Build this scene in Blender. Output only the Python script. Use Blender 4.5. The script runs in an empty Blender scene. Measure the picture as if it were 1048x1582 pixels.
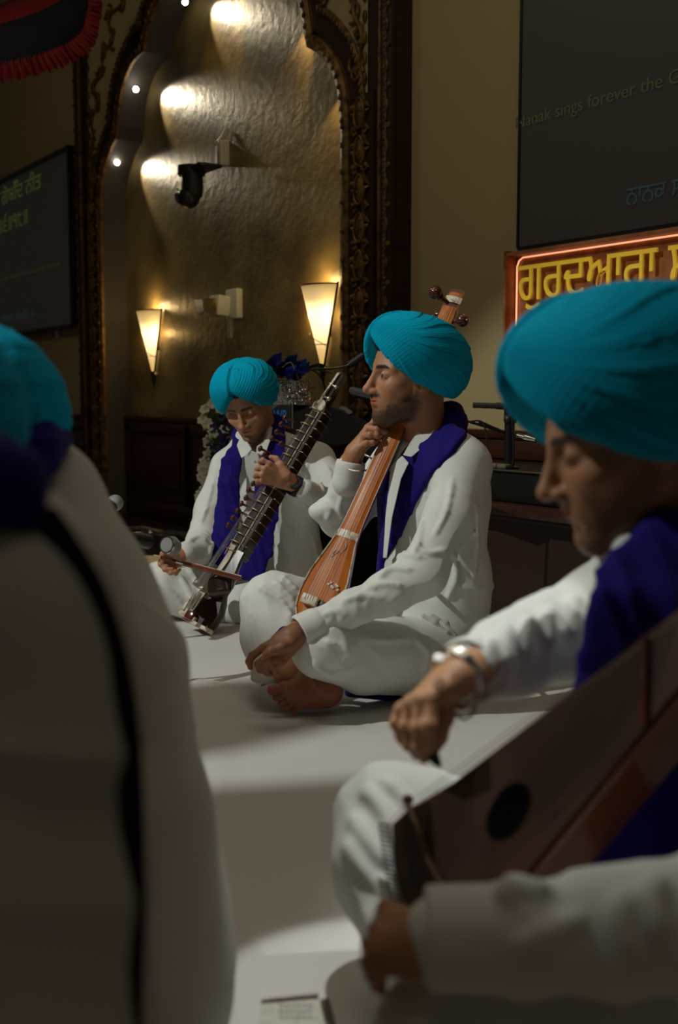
import bpy, bmesh, math, random
import numpy as np
from mathutils import Vector, Matrix
PI = math.pi
random.seed(7); RNG = np.random.RandomState(11)
SC = bpy.context.scene; COL = SC.collection

# ---------------------------------------------------------------- camera (eye height of a seated viewer)
FPX, CAM_H = 1750.0, 0.78
_p = math.atan(179/1750); _yaw = math.atan(1174/1750*math.cos(_p))
_fh = np.array([-math.cos(_yaw), math.sin(_yaw), 0.0])
RT = np.array([math.sin(_yaw), math.cos(_yaw), 0.0])
FW = _fh*math.cos(_p)+np.array([0, 0, -math.sin(_p)])
UP = np.cross(RT, FW); CC = np.array([0, 0, CAM_H])
FH = _fh
def P(x, y, D):
    """world point seen at (x, y) of the photograph, D metres down the optical axis"""
    return CC+D*(FW+(x-524)/FPX*RT+(791-y)/FPX*UP)
def W(x, y, yw):
    r = FW+(x-524)/FPX*RT+(791-y)/FPX*UP
    return CC+r*(yw/r[1])
def G(rt, fh, z):
    q = CC+RT*rt+FH*fh; q[2] = z; return q
def FL(x, y, z=0.0):
    r = FW+(x-524)/FPX*RT+(791-y)/FPX*UP
    return CC+r*((z-CAM_H)/r[2])
cam = bpy.data.cameras.new('camera'); camo = bpy.data.objects.new('camera', cam); COL.objects.link(camo)
cam.sensor_fit = 'HORIZONTAL'; cam.sensor_width = 24.0; cam.lens = 24.0*FPX/1048
cam.clip_start = 0.02; cam.clip_end = 60
camo.matrix_world = Matrix(((RT[0], UP[0], -FW[0], 0), (RT[1], UP[1], -FW[1], 0), (RT[2], UP[2], -FW[2], CAM_H), (0, 0, 0, 1)))
cam.dof.use_dof = True; cam.dof.focus_distance = 3.35; cam.dof.aperture_fstop = 3.2
SC.camera = camo

# ---------------------------------------------------------------- materials
def mat(name, col, rough=0.6, metal=0.0, spec=0.5, bump=None, attr=False, sheen=0, coat=0, emit=None, estr=0, sub=0, noise=None, fine=None):
    m = bpy.data.materials.new(name); m.use_nodes = True; nt = m.node_tree; N = nt.nodes; L = nt.links
    b = N['Principled BSDF']; b.inputs['Base Color'].default_value = (*col, 1)
    b.inputs['Roughness'].default_value = rough; b.inputs['Metallic'].default_value = metal
    b.inputs['Specular IOR Level'].default_value = spec
    if sheen: b.inputs['Sheen Weight'].default_value = sheen
    if coat: b.inputs['Coat Weight'].default_value = coat; b.inputs['Coat Roughness'].default_value = 0.08
    if emit: b.inputs['Emission Color'].default_value = (*emit, 1); b.inputs['Emission Strength'].default_value = estr
    if sub:
        b.inputs['Subsurface Weight'].default_value = sub; b.inputs['Subsurface Radius'].default_value = (1, .35, .2); b.inputs['Subsurface Scale'].default_value = .006
    tc = N.new('ShaderNodeTexCoord')
    src = None
    if attr:
        a = N.new('ShaderNodeAttribute'); a.attribute_name = 'Col'; src = a.outputs['Color']
        L.new(src, b.inputs['Base Color'])
    if noise:   # (scale, colour2, lo, hi)
        n = N.new('ShaderNodeTexNoise'); n.inputs['Scale'].default_value = noise[0]; n.inputs['Detail'].default_value = 6
        L.new(tc.outputs['Object'], n.inputs['Vector'])
        mr = N.new('ShaderNodeMapRange'); mr.inputs[1].default_value = noise[2]; mr.inputs[2].default_value = noise[3]
        L.new(n.outputs['Fac'], mr.inputs[0])
        mx = N.new('ShaderNodeMix'); mx.data_type = 'RGBA'; L.new(mr.outputs[0], mx.inputs[0])
        mx.inputs[6].default_value = (*col, 1); mx.inputs[7].default_value = (*noise[1], 1)
        if src is not None: L.new(src, mx.inputs[6])
        L.new(mx.outputs[2], b.inputs['Base Color'])
    last = None
    for bb in ([bump] if bump else [])+([fine] if fine else []):   # (scale, strength, distance)
        n = N.new('ShaderNodeTexNoise'); n.inputs['Scale'].default_value = bb[0]; n.inputs['Detail'].default_value = 5
        if len(bb) > 3:
            n.noise_type = 'RIDGED_MULTIFRACTAL'; n.inputs['Detail'].default_value = 1.5; n.inputs['Distortion'].default_value = .6
        L.new(tc.outputs['Object'], n.inputs['Vector'])
        bp = N.new('ShaderNodeBump'); bp.inputs['Strength'].default_value = bb[1]; bp.inputs['Distance'].default_value = bb[2]
        L.new(n.outputs['Fac'], bp.inputs['Height'])
        if last: L.new(last, bp.inputs['Normal'])
        last = bp.outputs['Normal']; L.new(last, b.inputs['Normal'])
    return m
def wood(name, c1, c2, scale=(3, 40, 40), rough=0.35, coat=0.0, spec=.5):
    m = bpy.data.materials.new(name); m.use_nodes = True; nt = m.node_tree; N = nt.nodes; L = nt.links
    b = N['Principled BSDF']; b.inputs['Roughness'].default_value = rough; b.inputs['Coat Weight'].default_value = coat
    b.inputs['Coat Roughness'].default_value = .06; b.inputs['Specular IOR Level'].default_value = spec
    tc = N.new('ShaderNodeTexCoord'); mp = N.new('ShaderNodeMapping'); mp.inputs['Scale'].default_value = scale
    n = N.new('ShaderNodeTexNoise'); n.inputs['Scale'].default_value = 1; n.inputs['Detail'].default_value = 7; n.inputs['Distortion'].default_value = 1.2
    r = N.new('ShaderNodeValToRGB'); r.color_ramp.elements[0].color = (*c1, 1); r.color_ramp.elements[1].color = (*c2, 1)
    r.color_ramp.elements[0].position = .3; r.color_ramp.elements[1].position = .7
    L.new(tc.outputs['Object'], mp.inputs[0]); L.new(mp.outputs[0], n.inputs['Vector']); L.new(n.outputs['Fac'], r.inputs[0]); L.new(r.outputs[0], b.inputs['Base Color'])
    bp = N.new('ShaderNodeBump'); bp.inputs['Strength'].default_value = .12; bp.inputs['Distance'].default_value = .002
    L.new(n.outputs['Fac'], bp.inputs['Height']); L.new(bp.outputs[0], b.inputs['Normal'])
    return m
M = {}
M['shirt'] = mat('white_cotton', (.76, .76, .71), .8, spec=.25, sheen=.05, bump=(7, .55, .012, 1), fine=(900, .1, .0005))
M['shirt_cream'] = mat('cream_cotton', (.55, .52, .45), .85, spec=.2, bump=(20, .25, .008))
M['sheer'] = mat('white_satin', (.74, .74, .70), .55, spec=.3, sheen=.1, bump=(24, .3, .008))
M['scarf'] = mat('royal_blue_cloth', (.012, .006, .15), .8, spec=.12, sheen=.05, bump=(30, .3, .006), fine=(700, .15, .0006))
M['skin'] = mat('skin', (.4, .2, .12), .5, spec=.4, attr=True, sub=.15, fine=(380, .12, .0008))
M['hair'] = mat('black_hair', (.012, .009, .007), .7, spec=.25, bump=(420, .7, .002))
M['eye'] = mat('eye', (.7, .65, .6), .15, attr=True)
M['black'] = mat('black_plastic', (.012, .012, .013), .4, spec=.4)
M['blackm'] = mat('black_metal', (.02, .02, .02), .3, metal=.6)
M['chrome'] = mat('polished_steel', (.75, .73, .68), .18, metal=1)
M['brass'] = mat('brass', (.65, .48, .2), .3, metal=1)
M['mesh_grey'] = mat('grey_mic_grille', (.35, .36, .36), .45, metal=.7, bump=(900, .9, .002))
M['darkwood'] = wood('dark_brown_wood', (.018, .008, .004), (.03, .012, .006), (1.5, 20, 20), .5, 0, .3)
M['esrajwood'] = wood('dark_rosewood', (.02, .008, .005), (.045, .018, .01), (20, 20, 3), .25, .4)
M['orange'] = wood('varnished_orange_wood', (.40, .10, .010), (.56, .17, .02), (14, 14, 3), .4, .12, .25)
M['redwood'] = wood('reddish_brown_wood', (.10, .022, .008), (.17, .04, .014), (14, 14, 4), .25, .6)
M['peg'] = wood('red_brown_peg_wood', (.07, .014, .008), (.13, .03, .015), (30, 30, 30), .2, .6)
M['ivory'] = mat('ivory_inlay', (.62, .55, .42), .4, noise=(70, (.35, .22, .14), .5, .62))
M['skin_head'] = mat('goatskin_soundboard', (.62, .55, .42), .5, noise=(14, (.4, .33, .23), .4, .7))
M['gold'] = mat('antique_gilding', (.20, .105, .022), .45, metal=.45, bump=(60, .5, .006), noise=(25, (.06, .03, .008), .42, .62))
M['goldflat'] = mat('gilt_edge', (.26, .14, .035), .42, metal=.5, bump=(90, .3, .003))

# turban cloth: pleats follow the 'pleat' attribute of the wrap
def turban_mat():
    m = bpy.data.materials.new('turquoise_turban_cloth'); m.use_nodes = True; nt = m.node_tree; N = nt.nodes; L = nt.links
    b = N['Principled BSDF']; b.inputs['Base Color'].default_value = (.0, .35, .54, 1); b.inputs['Roughness'].default_value = .85
    b.inputs['Specular IOR Level'].default_value = .08
    a = N.new('ShaderNodeAttribute'); a.attribute_name = 'pleat'
    tc = N.new('ShaderNodeTexCoord'); n = N.new('ShaderNodeTexNoise'); n.inputs['Scale'].default_value = 22; n.inputs['Detail'].default_value = 4
    L.new(tc.outputs['Object'], n.inputs['Vector'])
    ad = N.new('ShaderNodeMath'); ad.operation = 'MULTIPLY_ADD'; ad.inputs[1].default_value = .12; L.new(n.outputs['Fac'], ad.inputs[0]); L.new(a.outputs['Fac'], ad.inputs[2])
    nz = N.new('ShaderNodeTexNoise'); nz.noise_dimensions = '1D'; nz.inputs['Scale'].default_value = 20; nz.inputs['Detail'].default_value = 3; L.new(ad.outputs[0], nz.inputs['W'])
    bp = N.new('ShaderNodeBump'); bp.inputs['Strength'].default_value = .6; bp.inputs['Distance'].default_value = .004
    L.new(nz.outputs['Fac'], bp.inputs['Height']); L.new(bp.outputs[0], b.inputs['Normal'])
    return m
M['turban'] = turban_mat()

# ---------------------------------------------------------------- object helpers
def link(o, parent=None):
    COL.objects.link(o)
    if parent is not None: o.parent = parent; o.matrix_parent_inverse = parent.matrix_world.inverted() if parent.type != 'EMPTY' else Matrix.Translation(-Vector(parent.location)) @ Matrix.Identity(4)
    return o
def tag(o, label=None, cat=None, group=None, kind=None):
    if label: o['label'] = label
    if cat: o['category'] = cat
    if group: o['group'] = group
    if kind: o['kind'] = kind
    return o
def thing(name, loc, label, cat, group=None):
    o = bpy.data.objects.new(name, None); COL.objects.link(o); o.location = Vector([float(c) for c in loc]); o.empty_display_size = .05
    return tag(o, label, cat, group)
def mesh_obj(name, V, Fq, m, parent=None, smooth=True):
    me = bpy.data.meshes.new(name)
    V = np.asarray(V, np.float32); Fq = np.asarray(Fq, np.int32)
    me.vertices.add(len(V)); me.vertices.foreach_set('co', V.ravel())
    me.loops.add(Fq.size); me.loops.foreach_set('vertex_index', Fq.ravel())
    me.polygons.add(len(Fq)); me.polygons.foreach_set('loop_start', np.arange(0, Fq.size, Fq.shape[1], dtype=np.int32))
    me.polygons.foreach_set('loop_total', np.full(len(Fq), Fq.shape[1], np.int32))
    me.polygons.foreach_set('use_smooth', np.full(len(Fq), smooth))
    me.update(calc_edges=True); me.validate()
    me.materials.append(m)
    o = bpy.data.objects.new(name, me); return link(o, parent)
def attr(o, name, data):
    me = o.data
    if np.ndim(data) == 2:
        a = me.attributes.new(name, 'FLOAT_COLOR', 'POINT'); d = np.ones((len(data), 4), np.float32); d[:, :3] = data; a.data.foreach_set('color', d.ravel())
    else:
        a = me.attributes.new(name, 'FLOAT', 'POINT'); a.data.foreach_set('value', np.asarray(data, np.float32))
def V3(a): return Vector([float(c) for c in a])
class MB:
    """collects simple shapes of ONE part into one mesh"""
    def __init__(s): s.bm = bmesh.new(); s.mi = 0
    def _v(s, co): return s.bm.verts.new(V3(co))
    def box(s, c, size, R=None, bev=0.0):
        tm = bmesh.new(); bmesh.ops.create_cube(tm, size=1)
        bmesh.ops.scale(tm, vec=size, verts=tm.verts)
        if bev: bmesh.ops.bevel(tm, geom=tm.edges[:], offset=bev, segments=2, affect='EDGES', profile=.5)
        mt = Matrix.Translation(V3(c)) @ (R.to_4x4() if R is not None else Matrix.Identity(4)); tm.transform(mt); s._merge(tm); return s
    def _merge(s, tm):
        me = bpy.data.meshes.new('t'); tm.to_mesh(me); tm.free()
        n0 = len(s.bm.faces); s.bm.from_mesh(me); bpy.data.meshes.remove(me)
        s.bm.faces.ensure_lookup_table()
        for f in s.bm.faces[n0:]: f.material_index = s.mi
    def tube(s, pts, rad, n=12, cap=True, flat=None):
        """tube along points; rad number or list; flat=(vector, factor) squashes it along vector"""
        pts = [V3(p) for p in pts]; rads = rad if isinstance(rad, (list, tuple)) else [rad]*len(pts)
        rings = []; prev = None
        for i, p in enumerate(pts):
            t = (pts[min(i+1, len(pts)-1)]-pts[max(i-1, 0)]).normalized()
            if prev is None:
                a = Vector((0, 0, 1)) if abs(t.z) < .9 else Vector((1, 0, 0)); u = t.cross(a).normalized()
            else:
                u = (prev-t*prev.dot(t)).normalized()
            prev = u; v = t.cross(u)
            ring = []
            for k in range(n):
                an = 2*PI*k/n; q = (u*math.cos(an)+v*math.sin(an))*rads[i]
                if flat: fv = V3(flat[0]).normalized(); q -= fv*q.dot(fv)*(1-flat[1])
                ring.append(s.bm.verts.new(p+q))
            rings.append(ring)
        for a, b in zip(rings[:-1], rings[1:]):
            for k in range(n):
                f = s.bm.faces.new((a[k], a[(k+1) % n], b[(k+1) % n], b[k])); f.material_index = s.mi
        if cap:
            for r_ in (rings[0][::-1], rings[-1]):
                f = s.bm.faces.new(r_); f.material_index = s.mi
        return s
    def lathe(s, o, axis, prof, n=20, x=None):
        """prof: (distance along axis, radius)"""
        return s.tube([V3(o)+V3(axis).normalized()*h for h, r in prof], [max(r, 1e-5) for h, r in prof], n)
    def sphere(s, c, r, n=16, scale=(1, 1, 1), R=None):
        tm = bmesh.new(); bmesh.ops.create_uvsphere(tm, u_segments=n, v_segments=max(6, n//2), radius=1)
        bmesh.ops.scale(tm, vec=[r*k for k in scale], verts=tm.verts)
        tm.transform(Matrix.Translation(V3(c)) @ (R.to_4x4() if R is not None else Matrix.Identity(4))); s._merge(tm); return s
    def prism(s, poly, ext):
        """closed polygon of 3-D points, thickened by the vector ext"""
        a = [s._v(p) for p in poly]; b = [s._v(V3(p)+V3(ext)) for p in poly]; n = len(a)
        for f in [s.bm.faces.new(a[::-1]), s.bm.faces.new(b)]+[s.bm.faces.new((a[i], a[(i+1) % n], b[(i+1) % n], b[i])) for i in range(n)]: f.material_index = s.mi
        return s
    def quad(s, *p):
        f = s.bm.faces.new([s._v(q) for q in p]); f.material_index = s.mi; return s
    def strip(s, A, B):
        a = [s._v(p) for p in A]; b = [s._v(p) for p in B]
        for i in range(len(a)-1):
            f = s.bm.faces.new((a[i], a[i+1], b[i+1], b[i])); f.material_index = s.mi
        return s
    def build(s, name, m, parent=None, smooth=True, split=35, org=None):
        bmesh.ops.recalc_face_normals(s.bm, faces=s.bm.faces[:])
        me = bpy.data.meshes.new(name)
        if org is not None: bmesh.ops.translate(s.bm, verts=s.bm.verts[:], vec=-V3(org))
        if smooth:
            for f in s.bm.faces: f.smooth = True
            for e in s.bm.edges:
                if len(e.link_faces) == 2 and e.calc_face_angle(0) > math.radians(split): e.smooth = False
        s.bm.to_mesh(me); s.bm.free()
        for mm in (m if isinstance(m, (list, tuple)) else [m]): me.materials.append(mm)
        o = bpy.data.objects.new(name, me)
        if org is not None: o.location = V3(org)
        return link(o, parent)
def rotm(x, z):
    """3x3 matrix whose columns are x axis, y=z cross x, z axis"""
    x = V3(x).normalized(); z = V3(z); z = (z-x*z.dot(x)).normalized(); y = z.cross(x)
    return Matrix((x, y, z)).transposed()

# ---------------------------------------------------------------- rounded solids from distance fields
BIG = .08
def vec(a): return np.array([float(c) for c in a])
class SDF:
    def __init__(s): s.ops = []
    def _add(s, fn, lo, hi, k, mode='add'): s.ops.append((fn, vec(lo), vec(hi), k, mode)); return s
    def cone(s, a, b, ra, rb=None, k=.02, mode='add'):
        a, b = vec(a), vec(b); rb = ra if rb is None else rb; ba = b-a; L2 = max(ba@ba, 1e-9)
        def fn(x, y, z):
            qx, qy, qz = x-a[0], y-a[1], z-a[2]
            t = np.clip((qx*ba[0]+qy*ba[1]+qz*ba[2])/L2, 0, 1)
            return np.sqrt((qx-t*ba[0])**2+(qy-t*ba[1])**2+(qz-t*ba[2])**2)-(ra+t*(rb-ra))
        r = max(ra, rb); return s._add(fn, np.minimum(a, b)-r, np.maximum(a, b)+r, k, mode)
    def chain(s, pts, rad, k=.01, mode='add'):
        rad = rad if isinstance(rad, (list, tuple)) else [rad]*len(pts)
        for i in range(len(pts)-1): s.cone(pts[i], pts[i+1], rad[i], rad[i+1], k, mode)
        return s
    def ell(s, c, r, R=None, k=.02, mode='add'):
        c = vec(c); r = vec(r); A = np.eye(3) if R is None else np.array(R)   # columns = axes
        def fn(x, y, z):
            qx, qy, qz = x-c[0], y-c[1], z-c[2]
            u = (qx*A[0, 0]+qy*A[1, 0]+qz*A[2, 0]); v = (qx*A[0, 1]+qy*A[1, 1]+qz*A[2, 1]); w = (qx*A[0, 2]+qy*A[1, 2]+qz*A[2, 2])
            k0 = np.sqrt((u/r[0])**2+(v/r[1])**2+(w/r[2])**2); k1 = np.sqrt((u/r[0]**2)**2+(v/r[1]**2)**2+(w/r[2]**2)**2)+1e-9
            return k0*(k0-1)/k1
        m = r.max(); return s._add(fn, c-m, c+m, k, mode)
    def ecap(s, a, b, wa, wb, ta, tb, wdir, k=.02, mode='add'):
        """capsule with an elliptical section: half width w along wdir, half thickness t"""
        a, b = vec(a), vec(b); ba = b-a; L = np.linalg.norm(ba); e = ba/L
        w = vec(wdir); w = w-e*(w@e); w /= np.linalg.norm(w); n = np.cross(e, w)
        def fn(x, y, z):
            qx, qy, qz = x-a[0], y-a[1], z-a[2]
            s_ = qx*e[0]+qy*e[1]+qz*e[2]; t = np.clip(s_/L, 0, 1); o = s_-t*L
            u = qx*w[0]+qy*w[1]+qz*w[2]; v = qx*n[0]+qy*n[1]+qz*n[2]
            Wd = wa+t*(wb-wa); T = ta+t*(tb-ta); mn = np.minimum(Wd, T)
            k0 = np.sqrt((u/Wd)**2+(v/T)**2+(o/mn)**2); k1 = np.sqrt((u/Wd**2)**2+(v/T**2)**2+(o/mn**2)**2)+1e-9
            return k0*(k0-1)/k1
        m = max(wa, wb, ta, tb); return s._add(fn, np.minimum(a, b)-m, np.maximum(a, b)+m, k, mode)
    def box(s, c, h, R=None, rd=.01, k=.01, mode='add'):
        c = vec(c); h = vec(h); A = np.eye(3) if R is None else np.array(R)
        def fn(x, y, z):
            qx, qy, qz = x-c[0], y-c[1], z-c[2]
            u = np.abs(qx*A[0, 0]+qy*A[1, 0]+qz*A[2, 0])-h[0]+rd; v = np.abs(qx*A[0, 1]+qy*A[1, 1]+qz*A[2, 1])-h[1]+rd; w = np.abs(qx*A[0, 2]+qy*A[1, 2]+qz*A[2, 2])-h[2]+rd
            return np.sqrt(np.maximum(u, 0)**2+np.maximum(v, 0)**2+np.maximum(w, 0)**2)+np.minimum(np.maximum(u, np.maximum(v, w)), 0)-rd
        m = np.linalg.norm(h); return s._add(fn, c-m, c+m, k, mode)
    def plane(s, p, n, k=.004):
        """cuts away what lies on the side n points to"""
        p = vec(p); n = vec(n); n /= np.linalg.norm(n)
        s.ops.append((lambda x, y, z: (x-p[0])*n[0]+(y-p[1])*n[1]+(z-p[2])*n[2], None, None, k, 'int')); return s
    def inter(s, fn, k=.003): s.ops.append((fn, None, None, k, 'int')); return s
    def disp(s, fn): s.ops.append((fn, None, None, 0, 'disp')); return s
    def floor(s, z=0.001): return s.plane((0, 0, z), (0, 0, -1), .006)
    def copy(s): c = SDF(); c.ops = list(s.ops); return c
    @staticmethod
    def _comb(V, d, k, mode):
        if mode == 'add':
            h = np.maximum(k-np.abs(V-d), 0)/k; return np.minimum(V, d)-h*h*k*.25
        if mode == 'sub': d = -d
        h = np.maximum(k-np.abs(V-d), 0)/k; return np.maximum(V, d)+h*h*k*.25
    def ev(s, x, y, z, nodisp=False):
        V = np.full(np.broadcast(x, y, z).shape, 1e3)
        for fn, lo, hi, k, mode in s.ops:
            if mode == 'disp':
                if not nodisp: V = V+fn(x, y, z)
            elif mode == 'add' and V.size and V.flat[0] == 1e3 and np.all(V == 1e3): V = fn(x, y, z)
            else: V = s._comb(V, fn(x, y, z), max(k, 1e-4), mode)
        return V
    def snap(s, px, py, D0=.4, D1=6.0):
        """the point of this solid seen at pixel px, py"""
        r = FW+(px-524)/FPX*RT+(791-py)/FPX*UP; t = D0
        best = (9, t)
        for i in range(160):
            q = CC+r*t; d = float(s.ev(q[0], q[1], q[2], True))
            if d < best[0]: best = (d, t)
            if d < .0008: break
            t += max(d*.6, .0008)
            if t > D1: break
        return CC+r*best[1]
    def grid(s, vox, pad=.02):
        adds = [o for o in s.ops if o[4] == 'add']
        lo = np.min([o[1] for o in adds], 0)-pad; hi = np.max([o[2] for o in adds], 0)+pad
        if hasattr(s, 'clip'): lo = np.maximum(lo, s.clip[0]); hi = np.minimum(hi, s.clip[1])
        n = np.ceil((hi-lo)/vox).astype(int)+1
        ax = [(lo[i]+vox*np.arange(n[i])).astype(np.float32) for i in range(3)]
        V = np.full(n, BIG, np.float32)
        for fn, a, b, k, mode in s.ops:
            if mode in ('add', 'sub'):
                m = k+3*vox+.012
                i0 = np.clip(np.floor((a-m-lo)/vox).astype(int), 0, n); i1 = np.clip(np.ceil((b+m-lo)/vox).astype(int)+1, 0, n)
                if np.any(i1 <= i0): continue
                sl = tuple(slice(i0[j], i1[j]) for j in range(3))
                x = ax[0][sl[0]][:, None, None]; y = ax[1][sl[1]][None, :, None]; z = ax[2][sl[2]][None, None, :]
                V[sl] = s._comb(V[sl], fn(x, y, z), max(k, 1e-4), mode)
            else:
                x = ax[0][:, None, None]; y = ax[1][None, :, None]; z = ax[2][None, None, :]
                d = fn(x, y, z)
                V = V+d if mode == 'disp' else s._comb(V, d, max(k, 1e-4), 'int')
        return V.astype(np.float32), lo, vox
    def surf(s, vox, smooth=1):
        V, lo, vox = s.grid(vox); v, f = nets(V)
        v = lap(v, f, smooth); return v*vox+lo, f
    def mesh(s, name, vox, m, parent=None, smooth=1):
        v, f = s.surf(vox, smooth); return mesh_obj(name, v, f, m, parent)
def nets(V):
    V = np.pad(V, 1, constant_values=BIG)
    ins = V < 0; n = V.shape
    c = ins[:-1, :-1, :-1].astype(np.int8)
    tot = np.zeros(c.shape, np.int8)
    for dx in (0, 1):
        for dy in (0, 1):
            for dz in (0, 1): tot += ins[dx:n[0]-1+dx, dy:n[1]-1+dy, dz:n[2]-1+dz]
    act = (tot > 0) & (tot < 8); idx = np.argwhere(act)
    ID = np.full(act.shape, -1, np.int32); ID[act] = np.arange(len(idx))
    acc = np.zeros((len(idx), 3)); cnt = np.zeros(len(idx))
    for ax in range(3):
        o = [a for a in range(3) if a != ax]
        for b in (0, 1):
            for c2 in (0, 1):
                p0 = idx.copy(); p0[:, o[0]] += b; p0[:, o[1]] += c2; p1 = p0.copy(); p1[:, ax] += 1
                a_ = V[tuple(p0.T)]; b_ = V[tuple(p1.T)]; m = (a_ < 0) != (b_ < 0)
                t = np.where(m, a_/np.where(m, a_-b_, 1), 0)
                pt = p0.astype(float); pt[:, ax] += t; acc[m] += pt[m]; cnt[m] += 1
    v = acc/cnt[:, None]-1
    Fs = []
    for ax in range(3):
        o = [(ax+1) % 3, (ax+2) % 3]
        sl0 = [slice(None)]*3; sl1 = [slice(None)]*3; sl0[ax] = slice(0, -1); sl1[ax] = slice(1, None)
        a_ = ins[tuple(sl0)]; b_ = ins[tuple(sl1)]; e = np.argwhere(a_ != b_)
        e = e[(e[:, o[0]] > 0) & (e[:, o[1]] > 0)]
        e = e[(e[:, o[0]] < n[o[0]]-1) & (e[:, o[1]] < n[o[1]]-1)]
        q = []
        for d0, d1 in ((0, 0), (1, 0), (1, 1), (0, 1)):
            p = e.copy(); p[:, o[0]] -= d0; p[:, o[1]] -= d1; q.append(ID[tuple(p.T)])
        q = np.stack(q, 1); fl = ins[tuple(e.T)]
        q[~fl] = q[~fl][:, ::-1]; Fs.append(q)
    F = np.concatenate(Fs); F = F[(F >= 0).all(1)]
    return v, F
def lap(v, f, it):
    if not it: return v
    a = f.ravel(); b = np.roll(f, -1, 1).ravel(); n = len(v)
    cnt = np.bincount(a, minlength=n)+np.bincount(b, minlength=n); cnt = np.maximum(cnt, 1)
    for _ in range(it):
        s_ = np.stack([np.bincount(a, v[b, i], n)+np.bincount(b, v[a, i], n) for i in range(3)], 1)/cnt[:, None]
        v = v+.6*(s_-v)
    return v
def wr(c, rad, d, lam, amp, warp=1.0, seed=0):
    """cloth folds: ridges across direction d around point c"""
    c = vec(c); d = vec(d); d /= np.linalg.norm(d); rs = np.random.RandomState(seed); m = rs.normal(size=(2, 3)); m /= np.linalg.norm(m, axis=1)[:, None]
    m *= 2*PI/(lam*3.1); ph = rs.uniform(0, 6, 3); kk = 2*PI/lam
    def fn(x, y, z):
        g = np.exp(-(((x-c[0])**2+(y-c[1])**2+(z-c[2])**2)/rad**2))
        w = np.sin(m[0, 0]*x+m[0, 1]*y+m[0, 2]*z+ph[0])+.7*np.sin(1.7*(m[1, 0]*x+m[1, 1]*y+m[1, 2]*z)+ph[1])
        t = (x*d[0]+y*d[1]+z*d[2])*kk+warp*w+ph[2]
        return -amp*g*(1-2*np.abs(np.sin(t*.5))**.7)*(.7+.3*np.sin(w*2))
    return fn
def join(parts):
    vs, fs, n = [], [], 0
    for v, f in parts: vs.append(v); fs.append(f+n); n += len(v)
    return np.concatenate(vs), np.concatenate(fs)
def sstep(a, b, x):
    t = np.clip((x-a)/(b-a), 0, 1); return t*t*(3-2*t)
def spl(pts, n=8):
    """smooth curve through points"""
    p = [vec(q) for q in pts]; p = [2*p[0]-p[1]]+p+[2*p[-1]-p[-2]]; out = []
    for i in range(1, len(p)-2):
        for j in range(n):
            t = j/n; out.append(.5*((2*p[i])+(-p[i-1]+p[i+1])*t+(2*p[i-1]-5*p[i]+4*p[i+1]-p[i+2])*t*t+(-p[i-1]+3*p[i]-3*p[i+1]+p[i+2])*t**3))
    out.append(p[-2]); return out
# ================================================================ the hall
YW, YF, YB = 2.94, 2.86, 3.02       # painted wall, face of the arch frame, back of the niche
XC = -5.635
M['wall'] = mat('olive_tan_paint', (.37, .285, .14), .8, spec=.2, bump=(40, .08, .002))
M['niche'] = mat('gilded_plaster', (.27, .205, .085), .42, metal=.15, bump=(24, .75, .006), noise=(3.2, (.13, .09, .03), .36, .66), fine=(90, .3, .0015))
M['wainscot'] = wood('dark_mahogany', (.028, .008, .004), (.05, .015, .007), (3, 3, 14), .4, .15, .3)
M['framewood'] = wood('black_brown_wood', (.022, .009, .005), (.035, .014, .007), (3, 3, 14), .5, 0, .3)
M['jamb'] = mat('grey_brown_paint', (.05, .042, .034), .7)
M['floor'] = mat('dark_carpet', (.02, .013, .01), .95, spec=.05, bump=(300, .3, .003))
M['ceil'] = mat('dark_ceiling_paint', (.05, .035, .025), .9)
M['sheet'] = mat('white_floor_sheet', (.66, .64, .60), .75, spec=.25, bump=(5, .35, .010, 1), fine=(60, .12, .002))

prof = [(1.385, 0), (1.385, 1.95), (1.372, 2.06), (1.345, 2.15), (1.29, 2.23), (1.2, 2.31), (1.11, 2.36), (1.085, 2.43), (1.07, 2.5), (1.03, 2.6), (.95, 2.69), (.83, 2.755), (.68, 2.775), (.655, 2.83), (.60, 2.90), (.5, 2.97), (.42, 3.01), (.30, 3.06), (.15, 3.15), (.0, 3.3)]
def soft(pr, n=5):
    out = [pr[0]]; seg = [pr[1:7], pr[6:13], pr[12:17], pr[16:]]
    out += [(1.385, z) for z in (.5, 1., 1.5)]
    for s_ in seg:
        q = spl([(a, b, 0) for a, b in s_], n); out += [(a[0], a[1]) for a in q]
    return out
def offset(pr, d):
    o = []
    for i, (a, z) in enumerate(pr):
        p0 = pr[max(i-1, 0)]; p1 = pr[min(i+1, len(pr)-1)]; tx, tz = p1[0]-p0[0], p1[1]-p0[1]; L = math.hypot(tx, tz) or 1
        o.append((max(a+d*tz/L, 0), max(0, z-d*tx/L)))
    for i in range(1, len(o)):
        if o[i][1] <= o[i-1][1]: o[i] = (o[i][0], o[i-1][1]+.0006)
    return o
PR = soft(prof)
ZT = 4.2
def struct(name, mb, m, **k): return tag(mb.build(name, m, **k), kind='structure')
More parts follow.
